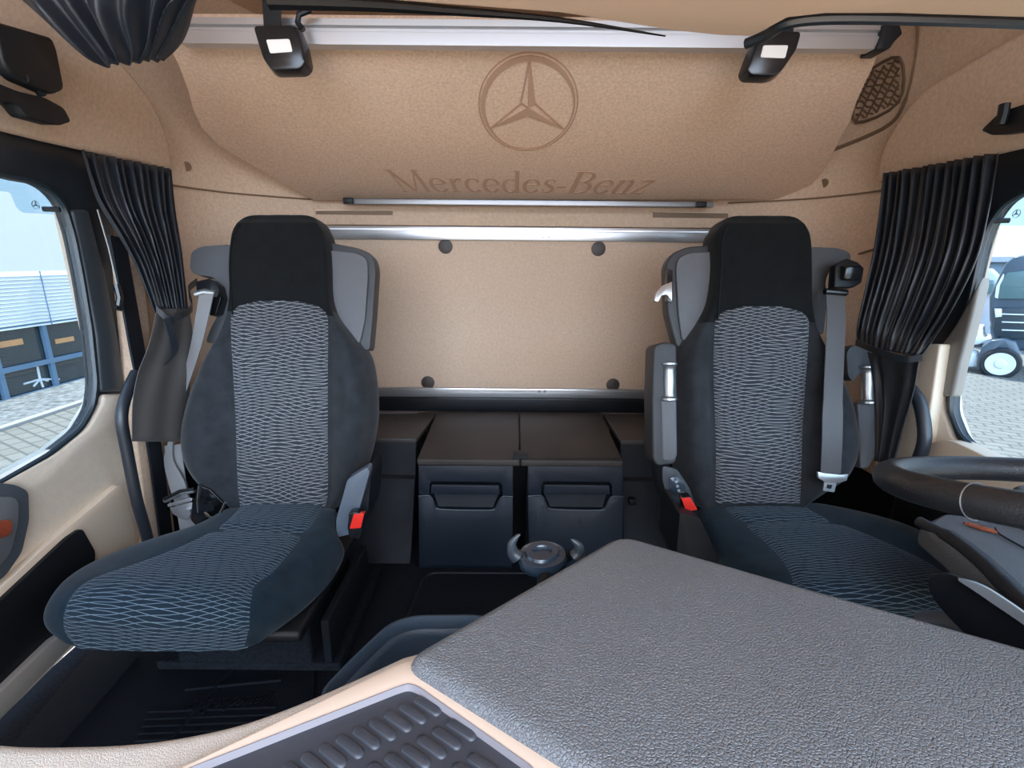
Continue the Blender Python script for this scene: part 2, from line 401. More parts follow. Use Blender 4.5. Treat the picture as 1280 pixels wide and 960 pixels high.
obj('shadow_gap_strip', box(-.73, .79, 1.935, 1.965, .628, zb_-.021, .002), M_black, rb, label='black strip standing in for the shaded gap below the bottom rail')  # shade of the open gap below the rail, put in as a black strip

# ------------------------------------------------------------------ upper bunk, folded up
BP0 = V((0, 1.95, P(640, 250, y=1.95).z)); BP1 = V((0, 1.36, P(640, 50, y=1.36).z))
bdir = (BP1-BP0).normalized(); bn = V((0, -bdir.z, bdir.y)) if bdir.y > 0 else V((0, bdir.z*-1, bdir.y))
bn = V((1, 0, 0)).cross(bdir).normalized()
if bn.y > 0: bn = -bn
def PB(px, py, off=0): return PL(px, py, BP0, bn) + bn*off
ub = thing('upper_bunk', (0.03, 1.95, BP0.z), 'folded-up upper bunk covered in beige velour with star emblem and lettering', 'bunk')
ol = [(1000, 250), (1030, 213), (1048, 180), (1063, 152), (1071, 128), (1080, 108), (1090, 88), (1101, 60), (1101, 44), (206, 36), (206, 50), (222, 80), (234, 112), (241, 138), (251, 160), (272, 182), (330, 217), (392, 251)]
obj('bunk_board', prism([PB(*q) for q in ol], -bn*.05, .005, 3), M_bunk, ub, smooth=50)
# aluminium rail along its upper edge
ra, rb2 = PL(226, 40, (0, 1.345, 0), V((0, 1, 0))), PL(1112, 47, (0, 1.345, 0), V((0, 1, 0)))
def railx(y0, sec, xa, xb, za, zb):
    rows = [[V((x, y0+a, z+b)) for a, b in sec] for x, z in ((xa, za), (xb, zb))]
    return loft(rows)
zr = P(640, 42, y=1.345).z
sec = [(0, -.030), (.0, -.003), (.006, .000), (.006, .006), (-.002, .010), (-.002, .024), (.03, .030), (.03, -.030)]
up_rail = obj('edge_rail', railx(1.335, sec, ra.x, rb2.x, zr, zr), M_alu, ub, smooth=30)
e0 = P(1104, 60, y=1.33); 
obj('rail_end_cap', prism(rnd([P(1096, 61, y=1.325), P(1103, 44, y=1.325), P(1104, 30, y=1.325), P(1124, 30, y=1.325), P(1128, 42, y=1.325), P(1118, 52, y=1.325), P(1112, 61, y=1.325)], .004), (0, .06, 0), .003), M_black, ub)
# lower edge profile, with two small black catches
za = P(430, 249, y=1.945); zb2 = P(890, 253, y=1.945)
le = obj('lower_edge_strip', box(za.x, zb2.x, 1.925, 1.96, P(640, 257, y=1.93).z, P(640, 250, y=1.93).z, .002), M_alud, ub)
for q in ((436, 251), (876, 256)):
    c = P(*q, y=1.92); obj('catch', box(c.x-.018, c.x+.018, 1.905, 1.93, c.z-.010, c.z+.010, .004), M_black, le)

# star emblem and lettering printed on the velour
bx_ = V((1, 0, 0)); by_ = bdir
def flat(polys, O, X, Y, N, h=.0012):
    bms = []
    for i, pl in enumerate(polys):
        bms.append(prism([O+X*a+Y*b+N*.0002 for a, b in pl], N*(h+i*.00001)))
    return join(*bms)
def star_polys(R):
    polys = []
    def ringseg(ro, ri, a0, a1, n=24, cx=0, cy=0, cx2=0, cy2=0):
        out = []
        for i in range(n):
            t0, t1 = a0+(a1-a0)*i/n, a0+(a1-a0)*(i+1)/n
            out.append([(cx+ro*math.cos(t0), cy+ro*math.sin(t0)), (cx+ro*math.cos(t1), cy+ro*math.sin(t1)), (cx2+ri*math.cos(t1), cy2+ri*math.sin(t1)), (cx2+ri*math.cos(t0), cy2+ri*math.sin(t0))])
        return out
    polys += ringseg(R, R*.978, 0, 2*PI, 72)
    cx_, cy_, ri = R*.02, -R*.045, R*.895; N_ = 96
    for i in range(N_):
        q = []
        for t in (2*PI*i/N_, 2*PI*(i+1)/N_):
            c_, s_ = math.cos(t), math.sin(t); bq = cx_*c_+cy_*s_; inn = bq+math.sqrt(bq*bq-(cx_*cx_+cy_*cy_-ri*ri)); q.append((t, min(inn, R*.925)))
        (t0, i0_), (t1, i1_) = q
        polys.append([(R*.94*math.cos(t0), R*.94*math.sin(t0)), (R*.94*math.cos(t1), R*.94*math.sin(t1)), (i1_*math.cos(t1), i1_*math.sin(t1)), (i0_*math.cos(t0), i0_*math.sin(t0))])
    for k in range(3):
        a = PI/2+k*2*PI/3; tip = (R*.9*math.cos(a), R*.9*math.sin(a))
        l = (R*.17*math.cos(a+PI/3), R*.17*math.sin(a+PI/3)); r = (R*.17*math.cos(a-PI/3), R*.17*math.sin(a-PI/3))
        dark, thin = (r, l) if k in (0,) else ((l, r) if k == 1 else (r, l))
        polys.append([tip, (0, 0), dark])
        # thin outline of the light facet
        dx, dy = thin[0]-tip[0], thin[1]-tip[1]; Ln = math.hypot(dx, dy); nx, ny = -dy/Ln*R*.012, dx/Ln*R*.012
        polys.append([(tip[0]-nx, tip[1]-ny), (thin[0]-nx, thin[1]-ny), (thin[0]+nx, thin[1]+ny), (tip[0]+nx, tip[1]+ny)])
        dx, dy = thin; Ln = math.hypot(dx, dy); nx, ny = -dy/Ln*R*.010, dx/Ln*R*.010
        polys.append([(-nx, -ny), (dx-nx, dy-ny), (dx+nx, dy+ny), (nx, ny)])
    return polys
def stroke(pts, ws):
    out = []
    for i in range(len(pts)-1):
        (x0, y0), (x1, y1) = pts[i], pts[i+1]; L_ = math.hypot(x1-x0, y1-y0) or 1; nx, ny = -(y1-y0)/L_, (x1-x0)/L_
        w0, w1 = ws[i]/2, ws[i+1]/2; ex, ey = (x1-x0)/L_*.006, (y1-y0)/L_*.006
        out.append([(x0-nx*w0-ex, y0-ny*w0-ey), (x1-nx*w1+ex, y1-ny*w1+ey), (x1+nx*w1+ex, y1+ny*w1+ey), (x0+nx*w0-ex, y0+ny*w0-ey)])
    return out
def arc(cx, cy, rx, ry, a0, a1, wmax, wmin, n=18, ph=0):
    pts, ws = [], []
    for i in range(n+1):
        a = math.radians(a0+(a1-a0)*i/n); pts.append((cx+rx*math.cos(a), cy+ry*math.sin(a)))
        ws.append(wmin+(wmax-wmin)*abs(math.cos(a-ph)))
    return stroke(pts, ws)
TK, TN = .13, .035
def vstem(x, y0, y1, w=TK): return stroke([(x, y0), (x, y1)], [w, w])
def serif(x, y, w=.26): return stroke([(x-w/2, y), (x+w/2, y)], [TN, TN])
GL = {
 'M': (1.08, vstem(.14, 0, 1, .05)+stroke([(.14, .98), (.52, .02)], [.15, .12])+stroke([(.52, .02), (.90, .98)], [.05, .05])+vstem(.92, 0, 1)+serif(.14, .02)+serif(.92, .02, .30)+serif(.10, .98, .26)+serif(.95, .98, .24)),
 'e': (.60, arc(.29, .33, .23, .31, 10, 330, TK, TN)+stroke([(.08, .36), (.51, .38)], [TN, TN])),
 'r': (.50, vstem(.15, 0, .64)+serif(.15, .02, .3)+serif(.10, .63, .15)+stroke([(.19, .42), (.28, .58), (.38, .63), (.44, .57)], [TN, .06, .09, .12])),
 'c': (.56, arc(.29, .33, .23, .31, 45, 320, TK, TN)+stroke([(.44, .53), (.47, .50)], [.10, .10])),
 'd': (.66, arc(.28, .32, .22, .31, 60, 300, TK, TN)+stroke([(.38, .58), (.46, .50)], [TN, TN])+stroke([(.38, .06), (.46, .14)], [TN, TN])+vstem(.50, 0, 1.0)+serif(.46, .99, .16)+serif(.56, .02, .14)),
 's': (.48, stroke([(.38, .48), (.37, .60), (.24, .64), (.12, .57), (.12, .46), (.24, .36), (.36, .26), (.37, .12), (.24, .02), (.10, .05), (.08, .18)], [.03, .035, .035, .08, .12, .13, .13, .10, .035, .035, .03])),
 '-': (.36, stroke([(.04, .30), (.30, .30)], [.08, .08])),
 'B': (.82, vstem(.20, 0, 1, .15)+serif(.15, .98, .26)+serif(.15, .02, .26)+stroke([(.2, .98), (.45, .98), (.60, .92), (.66, .77), (.60, .61), (.42, .53), (.2, .53)], [TN, TN, .09, .14, .10, TN, TN])+stroke([(.42, .53), (.64, .46), (.72, .27), (.64, .09), (.45, .02), (.2, .02)], [TN, .09, .15, .10, TN, TN])),
 'n': (.66, vstem(.15, 0, .64)+serif(.15, .02, .26)+serif(.10, .63, .14)+stroke([(.19, .48), (.30, .60), (.42, .62), (.50, .52), (.50, 0)], [TN, .05, .08, TK, TK])+serif(.51, .02, .26)),
 'z': (.54, stroke([(.06, .62), (.46, .62)], [.06, .06])+stroke([(.44, .60), (.08, .03)], [.10, .10])+stroke([(.06, .03), (.46, .03)], [.06, .06])+stroke([(.08, .62), (.07, .50)], [.05, .02])+stroke([(.45, .03), (.47, .16)], [.05, .02])),
}
def word(s, W, H, slant=lambda t: 0):
    tot = sum(GL[c][0] for c in s); out = []; x = 0
    for c in s:
        w, ps = GL[c]; t = x/tot; sl = slant(t)
        for p in ps: out.append([((x+a)/tot*W+b*H*sl, b*H) for a, b in p])
        x += w
    return out
O = PB(660, 134); Rr = (PB(722, 134)-PB(598, 134)).length/2
up_px = (PB(660, 74)-PB(660, 194)).length/2
sp = [[(a, b*up_px/Rr) for a, b in pl] for pl in star_polys(Rr)]
obj('star_emblem', flat(sp, O, bx_, by_, bn), M_letter, ub, smooth=0, label='brown three-pointed star in a ring')
O = PB(502, 239); W_ = (PB(806, 239)-PB(502, 239)).length; H_ = (PB(650, 213)-PB(650, 240)).length
obj('lettering', flat(word('Mercedes-Benz', W_, H_, lambda t: -.30+.72*t), O, bx_, by_, bn), M_letter, ub, smooth=0, label='brown serif lettering')

# bunk latches hanging on straps
for nm, body, win, strap, lab in (
    ('L', [(320, 36), (377, 35), (388, 62), (393, 88), (386, 97), (347, 98), (334, 82)], [(333, 50), (362, 49), (366, 65), (338, 67)], [(327, -14), (350, -14), (351, 40), (330, 40)], 'black strap latch with white label hanging left of the star emblem'),
    ('R', [(944, 44), (997, 43), (990, 68), (968, 100), (956, 105), (926, 104), (921, 96), (935, 60)], [(954, 57), (985, 57), (981, 73), (950, 72)], [(962, 22), (992, 30), (992, 46), (962, 46)], 'black strap latch with white label hanging right of the star emblem')):
    yl = 1.26
    b0 = P(*body[0], y=yl)
    t = thing('bunk_latch', b0, lab, 'latch', 'strap latches of the upper bunk')
    cc = sum((P(*q, y=yl) for q in body), V())/len(body)
    lo = rnd([P(*q, y=yl+.03) for q in body], .012, 4)
    hi = [cc+(p-cc)*.86+V((0, -.035, 0)) for p in lo]
    obj('latch_body', hull8(lo, hi, .004), M_blacksm, t)
    obj('white_label', prism(rnd([P(*q, y=yl-.0085) for q in win], .004), (0, -.0015, 0)), M_white, t, label='white rectangular label')
    obj('strap', prism([P(*q, y=yl+.028) for q in strap], (0, .004, 0)), M_beltd if False else M_black, t)
# short black hook beside the left latch
obj('rail_hook', tube([P(388, 12, y=1.3), P(374, 18, y=1.3), P(372, 28, y=1.3), P(379, 38, y=1.3)], .007, 8), M_black, label='small black hook on the aluminium rail beside the left strap latch', cat='hook')

# round plugs in the corner trims
for q, sd, lab in (((233, 208), -1, 'small brown round plug in the beige trim beside the left curtain top'), ((1030, 229), 1, 'small brown round plug in the beige trim below the luggage net')):
    c = PS(*q, sd); nn = (PS(q[0]+8, q[1], sd)-c).cross(PS(q[0], q[1]-8, sd)-c).normalized()
    if nn.dot(CAM-c) < 0: nn = -nn
    nn = (nn+(CAM-c).normalized()).normalized()
    obj('trim_plug', disc(c-nn*.006, nn, .015, .008, 20, .001), M_brown, label=lab, cat='plug')
# panel joints of the right corner trim
jt = [cr([PS(x, y, 1, .002) for x, y in q], 4) for q in (((1148, 28), (1146, 60), (1140, 95), (1133, 122)), ((1133, 122), (1122, 145), (1105, 160), (1075, 174), (1040, 188)))]
obj('trim_5', join(tube(jt[0], .0035, 6), tube(jt[1], .006, 6)), M_brown, kind='structure')

# ------------------------------------------------------------------ luggage net on the driver's side
ny = 1.72
netq = [(1124, 72), (1123, 128), (1070, 153), (1070, 118), (1080, 94)]
nt_ = thing('luggage_net', PS(1100, 140, 1), 'brown mesh luggage net beside the right end of the upper bunk', 'net')
npts = [PS(*q, 1, .004) for q in netq]
obj('net_edge', tube(cr(npts, 4, True)+[npts[0]], .0045, 6), M_net_b, nt_)
def inside(x, y, poly):
    r = False; n = len(poly)
    for i in range(n):
        (x0, y0), (x1, y1) = poly[i], poly[(i+1) % n]
        if (y0 > y) != (y1 > y) and x < (x1-x0)*(y-y0)/(y1-y0)+x0: r = not r
    return r
lines = []
for k in range(-30, 40):
    for sl, st in ((.55, 8.5), (-2.0, 20)):
        pts = []
        for i in range(121):
            x = 1066+i*.5; y = (k*st+20)+sl*(x-1066)+ (1.5*math.sin(x*.5) if sl > 0 else 0)
            if inside(x, y, netq): pts.append(PS(x, y, 1, .004))
            else:
                if len(pts) > 3: lines.append(tube(pts[::3]+[pts[-1]], .0028, 5))
                pts = []
        if len(pts) > 3: lines.append(tube(pts[::3]+[pts[-1]], .0028, 5))
obj('mesh_cords', join(*lines), M_net_b, nt_)

# ------------------------------------------------------------------ overhead console above the windscreen
oz = 1.52
oc = [(-.62, -.15), (-.60, .42), (-.42, .54)] + [(P(x, y, z=oz).x, P(x, y, z=oz).y) for x, y in ((455, 0), (700, 18), (840, 40), (900, 46), (940, 47), (962, 36), (985, 24), (1030, 19), (1120, 19), (1280, 24))] + [(.9, .63), (1.0, .4), (1.0, -.15)]
oc3 = [V((a, b, oz)) for a, b in oc]
ov = thing('overhead_console', (.2, .2, oz), 'beige overhead console with a black rear edge, across the top above the windscreen', 'console')
obj('console_shell', prism(oc3, (0, 0, .16), .006, 3), M_console, ov, smooth=50)
edge = [P(x, y, z=oz+.004)+V((0, .006, 0)) for x, y in ((936, 52), (962, 41), (985, 27), (1030, 20.5), (1120, 20.5), (1280, 25.5), (1400, 33))]
obj('edge_trim', tube(cr(edge, 5), .0065, 8), M_frame, ov, label='black edge trim')
edge = [P(x, y, z=oz+.03)+V((0, .012, 0)) for x, y in ((330, -6), (455, -1), (560, 7), (700, 19), (835, 40))]
obj('rear_seal', tube(cr(edge, 5), [.010-.009*i/20 for i in range(21)], 8), M_black, ov, label='black seal strip')

# ------------------------------------------------------------------ windscreen curtain bunched at the upper left
def curtain_bm(Lp, Rp, nf, amp, nrm, sub=5, cols=140, wob=.3, seed=1):
    rnd_ = random.Random(seed)
    L_, R_ = cr(Lp, sub), cr(Rp, sub); A = cr([(a, 0, 0) for a in amp], sub); rows = []
    ph = [rnd_.uniform(-1, 1) for _ in range(nf*2+3)]
    for i in range(len(L_)):
        t = i/(len(L_)-1); r = []
        for k in range(cols+1):
            s = k/cols; j = s*nf; jj = int(j)
            w = ph[jj]*(1-(j-jj))+ph[jj+1]*(j-jj)
            off = A[i].x*(math.sin(2*PI*j+wob*2*w+t*wob*3)*(.75+.25*w)) + A[i].x*.3*math.sin(2*PI*j*.37+t*5+w)
            r.append(L_[i].lerp(R_[i], s)+V(nrm)*off)
        rows.append(r)
    return loft(rows, closed=False)
c1 = curtain_bm([P(18, -8, y=1.02), P(60, 28, y=1.04), P(110, 74, y=1.08), P(128, 83, y=1.1)], [P(262, -12, y=1.12), P(240, 18, y=1.14), P(220, 48, y=1.16), P(203, 74, y=1.17)], 6, [.018, .026, .022, .010], (.2, -1, .1), wob=1.1, seed=4, cols=120)
obj('windscreen_curtain', c1, M_curt, solid=.002, label='black curtain bunched up at the upper left, in front of the aluminium rail', cat='curtain', smooth=0 or 70)

# ------------------------------------------------------------------ side curtains
Lp = [P(98, 188, x=-1.03), P(119, 247, x=-1.0), P(148, 292, x=-.98), P(172, 335, x=-.97), P(194, 392, x=-.96)]
Rp = [P(216, 212, x=-1.03), P(219, 262, x=-1.02), P(226, 310, x=-1.0), P(231, 350, x=-.98), P(236, 394, x=-.96)]
cl = obj('side_curtain', curtain_bm(Lp, Rp, 11, [.014, .013, .012, .009, .004], (1, -.5, 0), wob=.5, seed=2), M_curt, solid=.0015, smooth=70,
    label='black pleated curtain with charcoal lining, tied back beside the left window', cat='curtain', group='side curtains behind the door windows')
Lp = [P(196, 386, x=-.955), P(184, 431, x=-.96), P(172, 465, x=-.97), P(166, 505, x=-.97), P(166, 552, x=-.97)]
Rp = [P(236, 386, x=-.945), P(240, 425, x=-.95), P(238, 472, x=-.955), P(236, 510, x=-.96), P(236, 552, x=-.96)]
obj('curtain_lining', curtain_bm(Lp, Rp, 2, [.002, .005, .004, .003, .003], (1, -.4, 0), wob=1.2, seed=5), M_curtl, cl, solid=.0015, smooth=70)
obj('tie_band', ribbon(cr([P(195, 386, x=-.95), P(212, 400, x=-.93), P(226, 394, x=-.925), P(240, 384, x=-.94), P(236, 362, x=-.965), P(246, 352, x=-.98)], 4), .02, (0, .15, 1)), M_curt, cl)
obj('tie_tail', ribbon(cr([P(208, 398, x=-.93), P(216, 422, x=-.92), P(218, 440, x=-.925), P(206, 457, x=-.93)], 4), [.02]*8+[.016]*4+[.012], (.3, .9, .1)), M_curt, cl)
Lp = [P(1105, 217, x=1.09), P(1101, 262, x=1.08), P(1094, 311, x=1.06), P(1083, 360, x=1.04), P(1072, 407, x=1.03), P(1072, 432, x=1.02)]
Rp = [P(1246, 191, x=1.10), P(1236, 262, x=1.08), P(1222, 325, x=1.07), P(1192, 388, x=1.06), P(1168, 425, x=1.05), P(1152, 446, x=1.03)]
cr2 = obj('side_curtain', curtain_bm(Lp, Rp, 13, [.014, .013, .012, .010, .007, .003], (-1, -.4, 0), wob=.5, seed=3), M_curt, solid=.0015, smooth=70,
    label='black pleated curtain tied back beside the right window, above the steering wheel', cat='curtain', group='side curtains behind the door windows')
Lp = [P(1084, 440, x=1.03), P(1092, 480, x=1.04), P(1096, 530, x=1.05), P(1094, 576, x=1.05)]
Rp = [P(1150, 450, x=1.02), P(1145, 488, x=1.02), P(1132, 530, x=1.03), P(1118, 581, x=1.04)]
obj('curtain_lining', curtain_bm(Lp, Rp, 3, [.003, .008, .008, .006], (-1, -.4, 0), wob=.8, seed=8), mat('curtain_satin', (.030, .034, .042), .45), cr2, solid=.0015, smooth=70)
obj('tie_band', ribbon(cr([P(1070, 428, x=1.01), P(1100, 440, x=.99), P(1130, 449, x=.99), P(1153, 447, x=1.01)], 4), .017, (0, .1, 1)), M_curt, cr2)

# ------------------------------------------------------------------ left door
X = XL
dl = thing('door_1', (X, .6, ZF), None, None); tag(dl, kind='structure')
pan = [P(0, 600, x=X), P(70, 562, x=X), P(104, 535, x=X), P(122, 505, x=X), P(124, 493, x=X), P(160, 492, x=X), P(150, 520, x=X), P(151, 545, x=X), P(160, 600, x=X), P(173, 668, x=X)]
pan = [V((X, -.2, .72)), V((X, .5, .735))] + pan + [V((X, 1.12, .30)), V((X, -.2, .30))]
obj('door_panel', prism([p+V((.012, 0, 0)) for p in pan], (-.06, 0, 0), .01, 3), M_plas_beige, dl, smooth=50)
# raised lower panel with dark pocket
low = [P(152, 603, x=X+.03), P(172, 672, x=X+.03), P(100, 800, x=X+.03), P(-60, 960, x=X+.03), P(-60, 790, x=X+.03), P(60, 680, x=X+.03)]
obj('lower_panel', prism(rnd(low, .02), (-.05, 0, 0), .012, 3), M_plas_beige_s, dl, smooth=50)
pk = [P(103, 660, x=X+.04), P(120, 690, x=X+.04), P(112, 764, x=X+.04), P(70, 803, x=X+.04), P(0, 870, x=X+.04), P(-60, 930, x=X+.04), P(-60, 800, x=X+.04), P(0, 752, x=X+.04), P(85, 672, x=X+.04)]
obj('door_pocket', prism(rnd(pk, .012), (-.03, 0, 0), .006), M_black, dl)
sill = [P(95, 797, x=X+.05), P(75, 806, x=X+.05), P(-40, 945, x=X+.05), P(-40, 925, x=X+.05)]
obj('sill_trim', prism([P(104, 775, x=X+.055), P(92, 806, x=X+.055), P(0, 902, x=X+.055), P(-60, 970, x=X+.055), P(-60, 925, x=X+.055), P(0, 864, x=X+.055), P(66, 800, x=X+.055)], (-.06, 0, 0), .006), mat('sill_grey_beige', (.27, .24, .215), .55), dl)
# handle bezel: dark surround, silver dish, wood grip
hx = X+.03
bz = [P(-30, 600, x=hx), P(20, 606, x=hx), P(36, 614, x=hx), P(37, 650, x=hx), P(28, 690, x=hx), P(6, 722, x=hx), P(-30, 740, x=hx)]
hb = obj('handle_bezel', prism(rnd(bz, .012), (-.03, 0, 0), .006), mat('bezel_slate', (.07, .085, .10), .35), dl)
iz = [P(-28, 620, x=hx+.004), P(18, 621, x=hx+.004), P(24, 628, x=hx+.004), P(23, 655, x=hx+.004), P(14, 690, x=hx+.004), P(0, 708, x=hx+.004), P(-28, 712, x=hx+.004)]
obj('handle_dish', prism(rnd(iz, .01), (-.01, 0, 0), .002), M_silver, hb)
wz = [P(-30, 655, x=hx+.012), P(14, 649, x=hx+.012), P(17, 655, x=hx+.012), P(15, 668, x=hx+.012), P(-30, 686, x=hx+.012)]
obj('door_handle', prism(rnd(wz, .005), (-.02, 0, 0), .004), M_wood, hb, label='glossy red-brown wood grip')
# grab rail at the door's rear edge
gb = tube(cr([P(170, 466, x=-1.03), P(160, 488, x=-1.025), P(152, 520, x=-1.02), P(158, 560, x=-1.02), P(171, 625, x=-1.02), P(184, 672, x=-1.02), P(196, 730, x=-1.02)], 4), .014, 12)
obj('grab_rail', gb, M_frame, label='black bent grab rail at the rear edge of the left door', cat='grab rail')
# pillar: dark belt webbing and beige strips behind
pl = obj('pillar_cover', prism([P(158, 330, x=-1.06), P(180, 340, x=-1.06), P(196, 480, x=-1.06), P(224, 700, x=-1.06), P(190, 710, x=-1.06), P(172, 560, x=-1.06), P(168, 440, x=-1.06)], (-.05, 0, 0), .006), M_beige, label='beige pillar cover behind the left curtain', cat='pillar cover')
st = [ribbon([P(146, 296, x=-1.045), P(156, 350, x=-1.045), P(172, 440, x=-1.045), P(184, 500, x=-1.045), P(196, 580, x=-1.045), P(210, 690, x=-1.045)], .05, (0, 1, -.12), .003)]
obj('pillar_belt', join(*st), M_charc, label='dark webbing running down the pillar behind the left curtain', cat='webbing')
ck = thing('coat_hook', P(148, 385, x=-1.03), 'small black clip on a thin grey rod at the left window pillar', 'clip')
obj('rod', tube([P(122, 262, x=-1.04), P(136, 310, x=-1.04), P(147, 360, x=-1.04)], .0018, 6), M_silver, ck)
obj('clip_body', join(tube([P(146, 356, x=-1.035), P(150, 372, x=-1.03), P(148, 386, x=-1.035)], .008, 8), tube([P(144, 384, x=-1.035), P(152, 386, x=-1.03)], .007, 8)), M_blacksm, ck)

# ------------------------------------------------------------------ black fittings on the left header
ft = thing('fold_out_mirror', P(60, 150, x=-.99), 'black square fitting on a bent arm, on the beige header above the left window', 'wall fitting')
obj('plate', prism(rnd([P(-6, 26, x=-.97), P(66, 47, x=-.97), P(72, 62, x=-.97), P(82, 112, x=-.97), P(66, 119, x=-.97), P(22, 100, x=-.97), P(4, 78, x=-.97)], .012), (-.03, 0, .0), .006), M_black, ft)
obj('arm', join(prism(rnd([P(-10, 101, x=-.99), P(22, 114, x=-.99), P(56, 122, x=-.99), P(80, 135, x=-.99), P(89, 152, x=-.99), P(74, 157, x=-.99), P(34, 146, x=-.99), P(22, 130, x=-.99), P(-10, 124, x=-.99)], .008), (-.035, 0, 0), .006), tube([P(52, 118, x=-.985), P(44, 104, x=-.98), P(30, 98, x=-.975)], .009, 8)), M_black, ft)
gh = thing('assist_bar', P(1260, 150, x=1.05), 'black grab handle on the beige header above the right window', 'handle')
obj('grip', prism(rnd([P(1226, 163, x=1.06), P(1250, 140, x=1.06), P(1300, 124, x=1.06), P(1300, 162, x=1.06), P(1240, 169, x=1.06)], .008), (.03, 0, 0), .006), M_black, gh)
obj('pivot', tube([P(1250, 156, x=1.05), P(1254, 143, x=1.05), P(1256, 130, x=1.05)], .010, 8), M_black, gh)
# ------------------------------------------------------------------ right door, beige shoulder and armrest
X = XR
dr = thing('door_2', (X, .6, ZF), None, None); tag(dr, kind='structure')
pan = [P(1150, 486, x=X), P(1182, 488, x=X), P(1184, 515, x=X), P(1196, 548, x=X), P(1228, 576, x=X), P(1280, 602, x=X)]
pan = [V((X, 1.30, .30))] + [P(1135, 600, x=X)] + pan + [V((X, .5, .735)), V((X, -.2, .72)), V((X, -.2, .30))]
obj('door_panel', prism([p+V((-.012, 0, 0)) for p in pan], (.06, 0, 0), .01, 3), M_plas_beige, dr, smooth=50)
sh = [P(1140, 592, x=X-.04), P(1158, 555, x=X-.04), P(1185, 548, x=X-.04), P(1235, 572, x=X-.04), P(1290, 600, x=X-.04), P(1400, 680, x=X-.04), P(1300, 720, x=X-.04), P(1160, 640, x=X-.04)]
obj('shoulder_panel', prism(rnd(sh, .03), (.05, 0, 0), .015, 4), M_plas_beige_s, dr, smooth=50)
ar = [P(1150, 655, z=.70), P(1180, 640, z=.70), P(1290, 655, z=.70), P(1430, 690, z=.70), P(1400, 800, z=.70), P(1285, 765, z=.70)]
am = obj('armrest', prism(ar, (0, 0, -.05), .012, 3), M_leather, dr, smooth=50, label='grey grained armrest')
obj('armrest_edge', tube(cr([P(1148, 652, z=.70), P(1185, 672, z=.70), P(1230, 706, z=.70), P(1290, 764, z=.70), P(1330, 800, z=.70)], 4), [.012]*4+[.018]*13, 12), M_wheel, am)
obj('wood_trim', ribbon([P(1205, 654, z=.706), P(1222, 658, z=.706), P(1244, 664, z=.706)], [.004, .02, .012], (.2, 1, 0), .002), M_wood, am, label='red-brown wood strip')
obj('seam_line', tube(cr([P(1244, 660, z=.704), P(1250, 668, z=.704), P(1282, 686, z=.704)], 3), .002, 6), M_black, am)
lw = [P(1142, 650, x=X-.02), P(1200, 680, x=X-.02), P(1240, 740, x=X-.02), P(1150, 745, x=X-.02)]
obj('lower_panel', box(X-.05, X+.02, .2, 1.29, .26, .72, .02), M_black, dr)
gr = tube(cr([P(1138, 486, x=1.09), P(1150, 505, x=1.09), P(1156, 545, x=1.09), P(1148, 575, x=1.09), P(1136, 596, x=1.09)], 4), .016, 12)
obj('grab_rail', gr, M_frame, label='black bent grab rail between the right curtain and the right window', cat='grab rail')
obj('pillar_cover', prism([P(1094, 565, x=1.13), P(1150, 430, x=1.13), P(1175, 430, x=1.13), P(1150, 600, x=1.13), P(1090, 603, x=1.13)], (.04, 0, 0), .006), M_plas_beige_s, label='beige pillar cover behind the right curtain', cat='pillar cover')

# ------------------------------------------------------------------ storage boxes at the rear
zt = .64
uy = P(640, 575, z=zt).y
sb = thing('storage_unit', (.03, 1.6, ZF), 'charcoal storage unit with two drawers, on the floor below the rear board', 'storage unit')
zfl = P(580, 712, y=uy+.02).z
uy2 = uy+.012
def PU(px, py): return P(px, py, y=uy2)
b0, b1 = P(550, 507, z=zt), P(747, 509, z=zt)
f0, f1 = P(521, 574, z=zt), P(779, 575, z=zt)
mid_b, mid_f = P(655, 508, z=zt), P(651, 574, z=zt)
mid_b = V(((b0.x+b1.x)/2, b0.y, zt)); mid_f = V(((f0.x+f1.x)/2, f0.y, zt))
g_ = .0015
for a, b, c, d in ((f0, mid_f-V((g_, 0, 0)), mid_b-V((g_, 0, 0)), b0), (mid_f+V((g_, 0, 0)), f1, b1, mid_b+V((g_, 0, 0)))):
    q = [V((p.x, 1.90 if p.y > 1.7 else uy, zt)) for p in (a, b, c, d)]
    obj('lid', prism(q, (0, 0, -.022), .005, 3), M_lid, sb, smooth=50, label='brown-black lid half')
bb = PU(527, 712).z
bods = [box(f0.x+.006, PU(641, 600).x+.002, uy2+.050, 1.9, bb-.05, zt-.023), box(PU(660, 600).x-.002, f1.x-.006, uy2+.050, 1.9, bb-.05, zt-.023), box(f0.x+.1, f1.x-.1, uy2+.2, 1.9, bb-.05, zt-.03)]
obj('carcass', join(*bods), M_black, sb)
